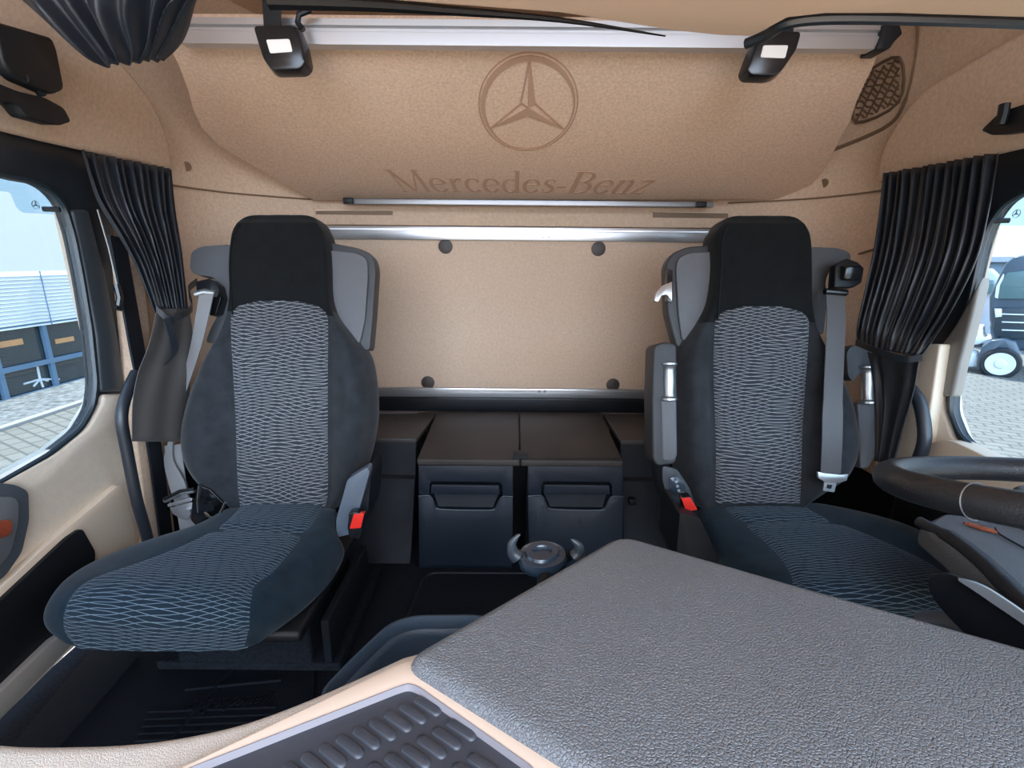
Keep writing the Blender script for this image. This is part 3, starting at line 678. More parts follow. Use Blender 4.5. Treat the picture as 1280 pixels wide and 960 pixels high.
for xa, xb, hx0, hx1 in ((523, 641, 539, 625), (660, 779, 679, 762)):
    up = [PU(xa, 582), PU(xb, 582.5), PU(xb, 620), PU(hx1+3, 620), PU(hx1+3, 607), PU(hx1-1, 603), PU(hx0+1, 602), PU(hx0-2, 606), PU(hx0-2, 619), PU(xa, 618)]
    d = obj('drawer_front', join(prism(up, (0, .048, 0), .002, 2), prism([PU(xa, 621), PU(hx0-1, 621), PU(hx0+6, 633), PU(hx0+12, 637), PU(hx1-12, 638), PU(hx1-6, 634), PU(hx1+2, 622), PU(xb, 622), PU(xb-1, 716), PU(xa+1, 715)], (0, .048, 0), .002, 2)), M_drawer, sb, smooth=40)
    obj('handle_bar', prism(rnd([PU(hx0+1, 604), PU(hx1-1, 605), PU(hx1, 616), PU(hx0, 615)], .004)[0:], (0, -.012, 0), .003), M_drawer, d, smooth=50)
    hp = [PU(hx0+1, 617), PU(hx1-1, 617.5), PU(hx1-10, 633), PU(hx0+10, 632)]
    obj('handle_scoop', prism([hp[0]+V((-.004, .036, 0)), hp[1]+V((.004, .036, 0)), hp[2]+V((.003, .001, -.004)), hp[3]+V((-.003, .001, -.004))], (0, .010, 0)), M_charc, d)
    lp = cr([PU(xa, 620), PU(hx0-1, 620), PU(hx0+5, 632), PU(hx0+12, 636.5), PU(hx1-12, 637.5), PU(hx1-5, 633), PU(hx1+2, 621), PU(xb, 621)], 3)
    obj('edge_line', tube([p+V((0, -.001, 0)) for p in lp], .0022, 6), M_frame, d)
    obj('top_edge', prism([PU(xa-1, 573), PU(xb+.5, 574), PU(xb+.5, 580.5), PU(xa-1, 580)], (0, .012, 0), .002), M_charc, sb)
obj('bridge_piece', prism([PU(642, 570), PU(660, 571), PU(660, 576), PU(642, 575)], (0, .05, 0), .002), M_charc, sb)

# rear lockers to either side of the unit
for nm, q, lab in (('a', ((340, 509), (551, 507), (527, 549), (340, 549)), 'low dark rear locker behind the left seat'),
                   ('b', ((749, 509), (960, 511), (960, 551), (768, 551)), 'low dark rear locker behind the right seat')):
    z1 = .625; pts = [P(*p, z=z1) for p in q]
    t = thing('rear_locker', V(((pts[0].x+pts[1].x)/2, 1.75, ZF)), lab, 'locker', 'rear lockers beside the storage unit')
    yf = P(640, 549, z=z1).y
    if nm == 'a': xa, xb, xf = -.74, P(551, 507, z=z1).x, P(521, 560, y=yf).x
    else: xa, xb, xf = P(749, 509, z=z1).x, .80, P(775, 560, y=yf).x
    A, B = (xa, xf) if nm == 'a' else (xf, xb)
    A2, B2 = (xa, xb) if nm == 'a' else (xa, xb)
    obj('locker_top', prism([V((A, yf, z1)), V((B, yf, z1)), V((B2, 1.93, z1)), V((A2, 1.93, z1))], (0, 0, -.02), .006), mat('locker_lid_'+nm, (.055, .049, .046), .5, bump=.3, bscale=250, btype='vor'), t)
    # sloping front with a step
    zs = P(600, 598, y=yf-.05).z
    fr = [V((A, yf+.002, z1-.012)), V((A, yf-.035, zs+.004)), V((A, yf-.05, zs-.004)), V((A, yf-.16, ZF+.03)), V((A, yf-.19, ZF)), V((A, yf+.2, ZF)), V((A, yf+.2, z1-.02))]
    obj('locker_front', prism(fr, (B-A, 0, 0), .004), M_charc, t)
    i0, i1 = ((470, 530), (755, 812))[nm == 'b']
    lw_ = [P(i0-60 if nm == 'a' else i0+15, 514, z=z1+.001), P(i1-10 if nm == 'a' else i1+60, 514, z=z1+.001), P(i1-8 if nm == 'a' else i1+60, 517, z=z1+.001), P(i0-60 if nm == 'a' else i0+16, 517, z=z1+.001)]
    obj('finger_slot', prism(lw_, (0, 0, .0015)), M_alud if False else M_pillrim, t)
obj('wall_socket', join(box(*(lambda c: (c.x-.012, c.x+.012, c.y-.025, c.y+.0, c.z-.011, c.z+.011))(P(789, 624, y=1.50)), .003), box(*(lambda c: (c.x-.006, c.x+.006, c.y-.03, c.y-.02, c.z-.005, c.z+.005))(P(789, 624, y=1.50)), .001)), M_black, label='small black square socket on the locker front beside the right drawer', cat='socket')

# ------------------------------------------------------------------ floor mats
def mat_(name, pts, m, lab, z=ZF, h=.008, piping=True, par=None):
    w = [P(*p, z=z+h) for p in pts]; w = rnd(w, .04, 5)
    t = thing(name, V((sum(p.x for p in w)/len(w), sum(p.y for p in w)/len(w), z)), lab, 'floor mat')
    obj('mat_body', prism([V((p.x, p.y, z+.001)) for p in w], (0, 0, h-.001), .002), m, t)
    if piping: obj('piping', tube([V((p.x, p.y, z+h)) for p in w]+[V((w[0].x, w[0].y, z+h))], .004, 6), M_charc, t)
    return t
mat_('floor_mat', [(533, 716), (800, 717), (960, 860), (480, 860), (508, 772)], M_carpet, 'black carpet floor mat with grey piping in front of the storage unit')
mr = mat_('rubber_mat', [(20, 925), (150, 770), (395, 790), (390, 960), (200, 1080), (-60, 1080)], M_rubber, 'black rubber mat with lettering on the floor below the left seat', h=.010, piping=False)
ribs = []
for a, b in (((300, 825), (200, 940)), ((172, 822), (70, 940)), ((352, 850), (232, 862))): ribs.append(tube([P(*a, z=ZF+.012), P(*b, z=ZF+.012)], .004, 6))
for k in range(5): ribs.append(tube([P(185-k*4, 890+k*9, z=ZF+.0105), P(345-k*4, 884+k*9, z=ZF+.0105)], .003, 6))
obj('rib', join(*ribs), M_rubber, mr)
O = P(347, 866, z=ZF+.0115); E = P(234, 878, z=ZF+.0115); X_ = (E-O); W_ = X_.length; X_.normalize(); Y_ = V((0, 0, 1)).cross(X_)
obj('mat_lettering', flat(word('Mercedes-Benz', W_, .036, lambda t: .3), O, X_, Y_, V((0, 0, 1)), .002), M_rubber, mr, smooth=0)

# blue-grey tray beside the centre console
tz = .46
to = [P(396, 868, z=tz), P(440, 822, z=tz), P(486, 779, z=tz), P(515, 769, z=tz), P(600, 768, z=tz), P(700, 800, z=tz), P(640, 900, z=tz), P(450, 960, z=tz)]
to = rnd(to, .03, 4); cc = sum(to, V())/len(to)
rows = [[V((cc.x+(p.x-cc.x)*k, cc.y+(p.y-cc.y)*k, z)) for p in to] for k, z in ((.97, .28), (1.0, tz-.01), (1.0, tz), (.965, tz), (.94, tz-.012), (.93, tz-.03), (.885, tz-.035), (.86, tz-.045), (.85, tz-.09))]
ty = obj('storage_tray', loft(rows), M_tray, label='blue-grey moulded storage tray on the floor behind the dashboard corner', cat='tray', smooth=35)

# ------------------------------------------------------------------ seats
def seat(side, cfg):
    s = thing('driver_seat' if side > 0 else 'passenger_seat', (cfg['x'], 1.15, ZF), cfg['label'], 'seat')
    p0 = V((0, cfg['yb'], .56)); up = V((0, .24, .97)).normalized(); n = V((1, 0, 0)).cross(up); n = n if n.y < 0 else -n
    Q = lambda px, py, off=0: PL(px, py, p0+n*off, n)
    rows, ir, iuv = [], [], []
    R = cfg['back']
    ctrl = [[V((r[0], a, b)) for r in R] for a, b in []]
    # interpolate the rows smoothly
    keys = [V((r[0], r[1], r[2])) for r in R]; keys2 = [V((r[3], r[4], r[5])) for r in R]
    k1, k2 = cr(keys, 4), cr(keys2, 4); T = .11
    for a, b in zip(k1, k2):
        py, xl, il = a; ir_, xr, bulge = b
        L0, L1, R1, R0 = Q(xl, py), Q(il, py), Q(ir_, py), Q(xr, py); sec = []
        e = .055
        for i in range(9):
            t = i/8; sec.append(L0.lerp(L1, t)+n*(bulge*math.sin(PI*t**.75)-e*(1-t)**5))
        for i in range(1, 8): t = i/8; sec.append(L1.lerp(R1, t)+n*(-.004+.006*math.sin(PI*t)))
        for i in range(9):
            t = i/8; sec.append(R1.lerp(R0, t)+n*(bulge*math.sin(PI*(1-t)**.75)-e*t**5))
        sec += [R0-n*T*.8, R0.lerp(L0, .06)-n*T, L0.lerp(R0, .06)-n*T, L0-n*T*.8]
        rows.append(sec)
    # round the very top over
    top = rows[-1]; c = sum(top, V())/len(top)
    for k, dz in ((.96, .012), (.86, .022), (.6, .030)):
        rows.append([c+(p-c)*k+up*dz-n*.01 for p in top])
    bot = rows[0]; c = sum(bot, V())/len(bot); rows.insert(0, [c+(p-c)*.9-up*.03 for p in bot])
    mats = [M_cloth, M_clothb]
    bm = loft(rows)
    bm.faces.ensure_lookup_table()
    hz = Q(640, cfg['head_split']).z
    for f in bm.faces:
        if f.calc_center_median().z > hz: f.material_index = 1
    obj('backrest', bm, mats, s, smooth=65, sub=1)
    # patterned insert
    gi = []; gu = []
    lo, hi = cfg['ins_lo'], cfg['ins_hi']; N = 40
    import bisect
    for i in range(N+1):
        py = lerp(lo, hi, i/N)
        kk = min(range(len(k1)-1), key=lambda j: abs((k1[j].x+k1[j+1].x)/2-py))
        a0, a1 = k1[kk], k1[kk+1]; tt = (py-a0.x)/(a1.x-a0.x); il = lerp(a0.z, a1.z, tt); irr = lerp(k2[kk].x, k2[kk+1].x, tt)
        arch = max(0, (hi+22-py)/22); w = 1
        if py < hi+22: w = max(.25, math.sqrt(max(0, 1-((hi+22-py)/22.5)**2))**.55)
        cx = (il+irr)/2; row = []; ru = []
        for k in range(17):
            t = k/16; x = lerp(cx-(cx-il+1)*w, cx+(irr-cx+1)*w, t)
            e = min(t, 1-t); off = .0065+.006*math.sin(PI*t)-(.010 if e == 0 else 0)
            p = Q(x, py, off); row.append(p); ru.append((p.x, p.z))
        gi.append(row); gu.append(ru)
    obj('backrest_insert', loft(gi, closed=False, uvs=gu), M_net, s, smooth=60, label='grey insert with a wavy net of light lines')
    # seams of the headrest
    # cushion
    crs = cfg['cush']; rows, gi, gu = [], [], []
    kk = [cr([V(P(r[i][0], r[i][1], z=r[i][2])) for r in crs], 4) for i in range(4)]
    bl = cr([V((r[4], 0, 0)) for r in crs], 4)
    vlen = 0; prev = None
    for i in range(len(kk[0])):
        L0, L1, R1, R0 = (kk[j][i] for j in range(4)); b = bl[i].x; sec = []
        fwd = (kk[1][min(i+1, len(kk[0])-1)]-kk[1][max(i-1, 0)]); nn = fwd.cross(V((1, 0, 0))).normalized()
        if nn.z < 0: nn = -nn
        if abs(nn.z) < .05: nn = V((0, -1, 0))
        for k in range(9):
            t = k/8; sec.append(L0.lerp(L1, t)+nn*(b*math.sin(PI*t**.7)))
        for k in range(1, 8): sec.append(L1.lerp(R1, k/8)+nn*(-.003+.004*math.sin(PI*k/8)))
        for k in range(9):
            t = k/8; sec.append(R1.lerp(R0, t)+nn*(b*math.sin(PI*(1-t)**.7)))
        zb = min(.455, L0.z-.005)
        sec += [V((R0.x-.02, R0.y, zb)), V((L0.x+.02, L0.y, zb))]
        rows.append(sec)
        mid = L1.lerp(R1, .5)
        if prev: vlen += (mid-prev).length
        prev = mid; row, ru = [], []
        for k in range(17):
            t = k/16; e = min(t, 1-t)
            q = L1.lerp(R1, t)+nn*(.005+.006*math.sin(PI*t)-(.008 if e == 0 else 0)); 
            if cfg['seam'] is not None and abs(i-cfg['seam']) < 1: q = q-nn*.009
            row.append(q); ru.append((q.x, -vlen))
        gi.append(row); gu.append(ru)
    obj('seat', loft(rows), M_clothc, s, smooth=70, sub=1)
    obj('seat_insert', loft(gi, closed=False, uvs=gu), M_net2, s, smooth=60, label='dark blue insert with wavy light lines')
    for nm, o2, m_, d0, d1, b_ in cfg['shells']:
        w = [PL(px, py, p0-n*d0, n) for px, py in o2]
        obj(nm, prism(rnd(w, .018, 4), -n*d1, b_, 4), m_, s, smooth=50)
    return s, Q, n

left_back = [  # py, xl, il, ir, xr, bulge (bottom to top)
 (634, 280, 299, 408, 420, .004), (620, 252, 297, 411, 434, .012), (600, 230, 295, 412, 447, .025), (575, 216, 294, 412, 456, .034), (545, 213, 293, 412, 463, .038), (515, 219, 292, 412, 466, .038), (480, 232, 290, 412, 464, .034),
 (445, 250, 288, 412, 457, .026), (420, 266, 287, 412, 440, .014), (395, 279, 287, 411, 420, .004), (370, 282, 289, 405, 412, 0), (335, 282, 291, 402, 411, 0), (305, 282, 293, 399, 409, 0), (288, 285, 296, 396, 405, 0), (278, 290, 302, 390, 400, 0)]
right_back = [
 (630, 868, 893, 1001, 1018, .004), (615, 858, 893, 1002, 1046, .012), (596, 852, 893, 1003, 1076, .022), (565, 848, 893, 1004, 1088, .032), (535, 846, 892, 1005, 1086, .036), (505, 846, 891, 1007, 1078, .036), (475, 847, 890, 1009, 1064, .032),
 (450, 848, 890, 1011, 1050, .024), (428, 856, 891, 1012, 1036, .014), (403, 874, 892, 1013, 1024, .005), (375, 888, 896, 1011, 1021, 0), (335, 893, 902, 1010, 1021, 0), (305, 892, 903, 1009, 1020, 0), (290, 893, 905, 1007, 1017, 0), (279, 900, 912, 1002, 1010, 0)]
zi = .56
left_cush = [((285, 634, .55), (299, 634, zi), (407, 634, zi), (424, 634, .55), .004), ((243, 659, .53), (274, 657, zi), (388, 662, zi), (422, 664, .53), .012),
 ((170, 684, .51), (226, 682, zi), (368, 686, zi), (433, 684, .50), .020), ((112, 709, .50), (165, 705, zi), (346, 712, zi), (430, 702, .48), .022), ((80, 733, .50), (112, 723, zi+.004), (322, 730, zi), (416, 728, .47), .022),
 ((62, 757, .50), (88, 742, zi-.002), (313, 750, zi-.006), (396, 750, .465), .020), ((57, 774, .49), (76, 768, .53), (311, 775, .53), (372, 770, .46), .014), ((66, 791, .475), (77, 790, .49), (310, 796, .49), (345, 789, .455), .006), ((88, 808, .457), (92, 809, .457), (309, 811, .457), (318, 808, .455), .001)]
right_cush = [((876, 628, .55), (896, 628, zi), (1000, 628, zi), (1022, 629, .55), .004), ((868, 648, .53), (918, 648, zi), (1034, 648, zi), (1085, 642, .54), .012),
 ((874, 672, .51), (946, 671, zi), (1096, 672, zi), (1140, 660, .54), .020), ((890, 698, .50), (970, 695, zi), (1152, 697, zi), (1186, 686, .54), .022), ((910, 722, .50), (985, 718, zi+.003), (1186, 718, zi), (1215, 716, .53), .022),
 ((930, 745, .49), (990, 738, zi-.004), (1202, 742, zi-.006), (1228, 738, .51), .018), ((950, 768, .48), (998, 762, .52), (1203, 765, .52), (1222, 762, .49), .010), ((975, 792, .46), (1010, 792, .46), (1195, 792, .46), (1205, 790, .455), .001)]
wing = M_wing
lseat, QL, nL = seat(-1, dict(x=-.66, yb=1.25, label='passenger seat on the left, dark wave-patterned cloth, without armrests', back=left_back, cush=left_cush, head_split=394, ins_lo=633, ins_hi=376, seam=5, shells=[
    ('shell_wing', [(405, 302), (448, 310), (466, 318), (470, 335), (466, 395), (462, 440), (440, 430), (400, 400)], mat('shell_edge', (.035, .038, .042), .5, bump=.2, bscale=260, btype='vor'), .045, .05, .014),
    ('wing_pad', [(408, 312), (446, 316), (459, 323), (460, 345), (456, 400), (449, 432), (430, 420), (404, 396)], wing, .035, .02, .006),
    ('shell_wing', [(290, 305), (250, 308), (238, 315), (237, 338), (246, 344), (268, 346), (276, 365), (274, 390), (262, 412), (256, 430), (300, 420)], mat('shell_left', (.075, .08, .088), .5, bump=.3, bscale=300, btype='vor'), .045, .05, .010)]))
rseat, QR, nR = seat(1, dict(x=.71, yb=1.25, label='driver seat on the right, dark wave-patterned cloth, with two folded-up armrests', back=right_back, cush=right_cush, head_split=400, ins_lo=629, ins_hi=383, seam=5, shells=[
    ('shell_wing', [(900, 305), (860, 308), (840, 316), (832, 330), (834, 390), (846, 436), (870, 430), (900, 400)], bpy.data.materials['shell_edge'], .045, .05, .014),
    ('wing_pad', [(900, 314), (862, 316), (848, 322), (845, 335), (848, 390), (853, 428), (872, 414), (900, 396)], wing, .035, .02, .006),
    ('shell_wing', [(1012, 308), (1050, 310), (1064, 316), (1064, 328), (1040, 334), (1032, 350), (1034, 380), (1030, 420), (1006, 410)], bpy.data.materials['shell_left'], .045, .05, .010)]))

# seat bases
for s, q, lab in ((lseat, ((300, 660), (418, 660), (400, 808), (300, 808)), 'l'), (rseat, ((890, 660), (1080, 660), (1150, 800), (960, 800)), 'r')):
    cx = WL[s.name].x
    obj('seat_pan', box(cx-.20, cx+.20, .88, 1.30, .425, .455, .01), M_black, s)
    obj('suspension_bellows', hull8([V((cx-.17, .98, .27)), V((cx+.17, .98, .27)), V((cx+.17, 1.32, .27)), V((cx-.17, 1.32, .27))], [V((cx-.15, 1.02, .43)), V((cx+.15, 1.02, .43)), V((cx+.15, 1.30, .43)), V((cx-.15, 1.30, .43))], .01), M_carpet, s)
    obj('base_plate', box(cx-.22, cx+.24 if lab == 'l' else cx+.2, .98, 1.36, ZF+.0105, ZF+.035, .004), M_carpet, s)
    bp = obj('side_frame', box(cx+.20, cx+.22, .98, 1.3, ZF+.036, .40, .004), M_carpet, s)
pa, pb_ = P(318, 808.5, y=1.04), P(400, 811, y=1.04)
obj('slide_rail', tube([pa, pb_], .0045, 8), M_silver, lseat, label='bright metal slide rail')
# left seat: bracket with buckle on its inner side
sbk = obj('side_bracket', prism(rnd([P(x, y, y=1.16) for x, y in ((459, 584), (462, 590), (448, 640), (437, 668), (421, 672), (420, 650), (428, 622), (434, 600))], .006), (0, .035, 0), .004), mat('bracket_grey', (.10, .125, .16), .4), lseat, label='blue-grey side bracket')
obj('side_shield', prism(rnd([P(x, y, y=1.18) for x, y in ((460, 586), (463, 600), (460, 640), (450, 665), (440, 672), (440, 640))], .006), (0, .12, 0), .004), M_charc, lseat)
def buckle(s, q, red, yy):
    b = obj('belt_buckle', prism(rnd([P(x, y, y=yy) for x, y in q], .004), (0, .025, 0), .004), M_blacksm, s)
    obj('release_button', prism(rnd([P(x, y, y=yy-.002) for x, y in red], .003), (0, .012, 0), .002), M_red, b, label='red release button')
    return b
buckle(lseat, ((436, 641), (444, 640), (455, 644), (453, 664), (449, 675), (436, 672), (434, 660)), ((442, 643), (455, 642), (451, 660), (437, 661)), 1.13)
# left seat: recliner mechanism and lap anchor on its outer side
obj('recliner', join(prism(rnd([P(x, y, y=1.24) for x, y in ((247, 606), (262, 612), (280, 630), (270, 642), (244, 657), (238, 650))], .004), (0, .04, 0), .003), disc(P(256, 632, y=1.23), (0, -1, 0), .022, .02), disc(P(270, 628, y=1.23), (0, -1, 0), .012, .03)), M_blacksm, lseat)
obj('recliner_rod', join(tube([P(250, 607, y=1.21), P(248, 625, y=1.21), P(249, 640, y=1.21)], .005, 8), tube([P(256, 641, y=1.21), P(266, 648, y=1.2)], .004, 8), tube([P(282, 628, y=1.21), P(276, 640, y=1.21)], .004, 8)), M_chrome, lseat, label='chrome rods')
# upper belt outlet, left
og = obj('belt_outlet', prism(rnd([PL(x, y, QL(640, 400, -.01), nL) for x, y in ((245, 352), (262, 348), (272, 356), (276, 372), (270, 392), (262, 395), (262, 374), (246, 372))], .006), -nL*.05, .005), M_blacksm, lseat)
obj('belt_guide', tube([PL(x, y, QL(640, 400, .012), nL) for x, y in ((245, 368), (256, 365), (270, 367))], .010, 10), M_silver, og, label='bright belt guide bar')
# belts
def PQ(Q, px, py, off): return Q(px, py, off)
bl = [(258, 368, .02, 20), (254, 390, .02, 19), (247, 425, .0, 17), (239, 455, -.02, 14), (229, 490, -.03, 9), (220, 520, -.03, 6), (214, 550, -.04, 7), (211, 575, -.04, 14), (220, 600, -.03, 24), (226, 622, -.02, 24)]
bpts = cr([QL(a, b, c) for a, b, c, d in bl], 3); bw = [max(.008, v.x) for v in cr([(d*1.35/600, 0, 0) for a, b, c, d in bl], 3)]
obj('seat_belt', ribbon(bpts, bw, (1, -.15, .1)), M_belt, lseat, label='light grey belt webbing')
lowb = [(216, 556, -.05, 26), (222, 600, -.045, 28), (232, 640, -.045, 30), (240, 690, -.045, 30)]
obj('lap_belt', ribbon([QL(a, b, c) for a, b, c, d in lowb], .05, (1, 0, .12)), M_belt, lseat)
lp = obj('belt_latch_plate', join(tube([QL(206, 626, .0), QL(225, 616, .0), QL(243, 613, .0)], .007, 8), prism(rnd([QL(x, y, 0) for x, y in ((212, 629), (242, 621), (243, 625), (213, 633))], .003), nL*.01, .001), prism(rnd([QL(x, y, -.006) for x, y in ((214, 634), (242, 627), (240, 646), (232, 650), (218, 642))], .004), nL*.006, .001), disc(QL(235, 641, .002), nL, .013, .008)), M_silver, lseat, label='bright belt latch plate')
obj('plate_cover', tube([QL(205, 624, .008), QL(225, 614, .008), QL(243, 611, .008)], .005, 8), M_black, lp)
# right: belt, outlet, latch plate
yoff = .055
obj('seat_belt', ribbon(cr([QR(x, y, o) for x, y, o in ((1044, 366, .03), (1045, 400, .035), (1043, 450, .045), (1041, 500, .06), (1040, 550, .06), (1038, 592, .05))], 3), [.052]*10+[.056]*6, (1, 0, 0)), M_beltd, rseat, label='grey-brown belt webbing')
og = obj('belt_outlet', prism(rnd([QR(x, y, .0) for x, y in ((1036, 334), (1050, 326), (1064, 331), (1071, 338), (1068, 356), (1058, 362), (1034, 362))], .006), nR*.03, .006), M_black, rseat)
obj('belt_guide', join(tube([QR(1031, 364, .034), QR(1058, 366, .034)], .009, 10), box(*(lambda c: (c.x-.022, c.x+.022, c.y-.02, c.y+.01, c.z-.018, c.z+.022))(QR(1060, 342, .03)), .006)), M_blacksm, og)
lp = obj('belt_latch_plate', join(prism(rnd([QR(x, y, .05) for x, y in ((1020, 589), (1028, 591), (1050, 593), (1058, 592), (1056, 600), (1046, 603), (1030, 602), (1021, 597))], .003), nR*.008, .002), plate(rnd([QR(x, y, .05) for x, y in ((1030, 601), (1045, 603), (1042, 615), (1028, 613))], .002), [[QR(x, y, .05) for x, y in ((1033, 605), (1040, 606), (1038, 611), (1032, 610))]], nR*.003)), M_silver, rseat, label='satin metal belt latch plate')
# release lever on the left wing of the driver seat
obj('release_lever', prism(rnd([PL(x, y, QR(640, 400, -.03), nR) for x, y in ((818, 376), (820, 366), (828, 357), (840, 352), (840, 376), (834, 368), (827, 369), (823, 377))], .003), -nR*.018, .003), M_silver, rseat, label='satin grey release lever')
obj('lever_plate', prism(rnd([PL(x, y, QR(640, 400, -.035), nR) for x, y in ((834, 336), (841, 338), (841, 378), (834, 376))], .003), -nR*.02, .002), M_blacksm, rseat)
# armrests, folded up
def armrest(s, Q, q, roll, low, d, n):
    cc = sum((Q(*p, d) for p in q), V())/len(q)
    a = obj('armrest', prism(rnd([Q(*p, d) for p in q], .014, 5), n*-.085, .012, 4), M_arm, s, smooth=50)
    obj('armrest_shaft', prism(rnd([Q(*p, d+.004) for p in low], .008), -n*.05, .006), M_wing, a, label='grey armrest shaft')
    x0, x1, y0, y1 = roll; xm = (x0+x1)/2
    k = [(.5, 0), (.5, .04), (.36, .10), (.32, .2), (.36, .5), (.32, .8), (.36, .9), (.5, .95), (.5, 1)]
    top, bot = Q(xm, y0, d), Q(xm, y1, d); w = (Q(x1, y0, d)-Q(x0, y0, d)).length
    obj('armrest_roller', lathe(top, bot-top, [(w*r, (bot-top).length*h) for r, h in k], 20), M_silver, a, label='ribbed silver roller')
    return a
armrest(rseat, QR, [(817, 432), (830, 427), (846, 430), (847, 560), (845, 580), (822, 583), (816, 574), (815, 500)], (826, 846, 454, 500), [(826, 500), (846, 500), (847, 570), (842, 577), (828, 576)], .05, nR)
armrest(rseat, lambda a, b, c=0: QR(a, b, c), [(1058, 440), (1066, 431), (1086, 431), (1096, 444), (1097, 462), (1074, 466), (1066, 478), (1060, 470)], (1073, 1095, 458, 504), [(1072, 504), (1094, 504), (1095, 570), (1086, 586), (1076, 586)], -.065, nR)
# control console of the driver seat
cc_ = obj('side_console', prism(rnd([QR(x, y, .06) for x, y in ((828, 582), (846, 586), (862, 610), (872, 640), (876, 668), (850, 660), (836, 630), (828, 600))], .01), -nR*.10, .008), M_frame, rseat, smooth=50)
bpnl = obj('button_panel', prism(rnd([QR(x, y, .064) for x, y in ((836, 597), (846, 595), (855, 603), (858, 620), (848, 625), (840, 620))], .006), -nR*.01, .002), M_bluegl, cc_)
for k in range(4): obj('button', disc(QR(845+k*1.6, 602+k*5.5, .064), nR, .004, .003, 12), M_silver, bpnl)
buckle(rseat, ((852, 622), (864, 621), (872, 636), (874, 655), (864, 662), (856, 640)), ((852, 623), (863, 622), (872, 637), (858, 640)), 1.12)
obj('lower_side_cover', prism(rnd([P(x, y, y=1.08) for x, y in ((850, 640), (876, 650), (900, 700), (900, 760), (870, 760), (845, 700))], .01), (0, .15, 0), .008), M_black, rseat)
# headrest seam lines
for s, Q, a in ((lseat, QL, ((291, 394), (287, 340), (290, 300), (300, 280))), (rseat, QR, ((897, 400), (901, 340), (903, 300), (910, 282)))):
    obj('headrest_seam', tube(cr([Q(x, y, .002) for x, y in a], 5), .0025, 6), M_clothb, s)

# ------------------------------------------------------------------ phone holder
hc = P(678, 696, y=.60)
ph = thing('phone_holder', hc+V((0, 0, -.03)), 'black round phone holder with two claws behind the grey dashboard pad', 'phone holder')
hn = V((-.06, .02, 1)).normalized()
obj('clamp_disc', lathe(hc, hn, [(.032, -.012), (.035, -.008), (.035, .0), (.033, .005), (.025, .006), (.023, .010), (.014, .010), (.012, .006)], 36), M_bluegl, ph, smooth=50)
obj('clamp_body', prism(rnd([P(x, y, y=.61) for x, y in ((644, 690), (668, 684), (705, 684), (722, 690), (716, 700), (690, 712), (654, 700))], .006), (0, .015, -.012), .004), M_blacksm, ph)
M_claw = mat('claw_grey', (.035, .042, .05), .35)
for pts in (((646, 696), (641, 690), (640, 680), (645, 672), (650, 668)), ((720, 696), (724, 690), (723, 682), (718, 677), (714, 674))):
    w = cr([P(x, y, y=.60) for x, y in pts], 4); obj('claw', tube(w, [.011-.0006*i for i in range(len(w))], 10), M_claw, ph)
obj('ball_joint', lathe(P(680, 708, y=.585), hn, [(.002, -.012), (.010, -.008), (.012, 0), (.010, .008), (.004, .012)], 20), M_chrome, ph, label='chrome ball joint')
obj('holder_arm', tube(cr([P(686, 706, y=.60), V((.045, .55, .83)), V((.05, .50, .80))], 4), .010, 10), M_black, ph)

# ------------------------------------------------------------------ dashboard
zd = .88
db = thing('dashboard', (.1, .1, .3), 'beige dashboard with a grey grained pad and a rubber-lined tray, across the bottom', 'dashboard')
# grey pad
pd = [P(775, 664, z=zd), P(1000, 728, z=zd), P(1285, 806, z=zd)]
pdl = P(496, 822, z=zd); pdf = P(738, 972, z=zd)
ext1 = pd[2]+(pd[2]-pd[1]).normalized()*.35
front = pdf+(pdf-pdl).normalized()*.25
outl = [pd[0], pd[1], pd[2], ext1, V((ext1.x, front.y, zd)), front, pdf, pdl]
outl = rnd(outl, [.03, 0, 0, .02, .02, .02, 0, .03], 6)
obj('dash_pad', prism([V((p.x, p.y, zd)) for p in outl], (0, 0, -.045), .017, 5, 60), M_leather, db, smooth=60, label='grey grained leather pad')
# beige body below: ridge, strip, tray surround
z1 = .862
ridge = [P(-120, 900, z=z1), P(0, 921, z=z1), P(110, 923, z=z1), P(200, 917, z=z1), P(290, 900, z=z1), P(360, 877, z=z1), P(430, 848, z=z1), P(503, 815, z=z1)]
body = cr(ridge, 4) + [P(560, 800, z=z1), V((1.05, .22, z1)), V((1.05, -.2, z1)), V((-1.0, -.2, z1)), V((-1.0, ridge[0].y, z1))]
obj('dash_body', prism(body, (0, 0, -.30), .014, 4, 60), M_dash, db, smooth=60)
# raised beige lip around the tray
z2 = .870
lipo = [P(120, 1010, z=z2), P(500, 830, z=z2), P(512, 826, z=z2), P(522, 830, z=z2), P(760, 985, z=z2), P(700, 1100, z=z2), P(300, 1150, z=z2)]
tro = [P(190, 978, z=z2), P(498, 858, z=z2), P(511, 854, z=z2), P(523, 858, z=z2), P(677, 966, z=z2), P(640, 1060, z=z2), P(330, 1100, z=z2)]
obj('tray_surround', plate(rnd(lipo, .012), [rnd(tro, .012)], (0, 0, -.010), .003), M_lip, db, smooth=50)
cc = sum(tro, V())/len(tro)
tr_ = rnd(tro, .012)
rows = [[V((cc.x+(p.x-cc.x)*k, cc.y+(p.y-cc.y)*k, z)) for p in tr_] for k, z in ((1.0, z2-.001), (1.0, z2+.0005), (.985, z2+.0005), (.955, z2-.006), (.95, z2-.0065))]
obj('tray_rim', loft(rows, caps=False), M_pillrim, db, smooth=30)
td = .8645
obj('tray_liner', prism([V((cc.x+(p.x-cc.x)*.955, cc.y+(p.y-cc.y)*.955, td-.002)) for p in tr_], (0, 0, .002)), M_pill, db)
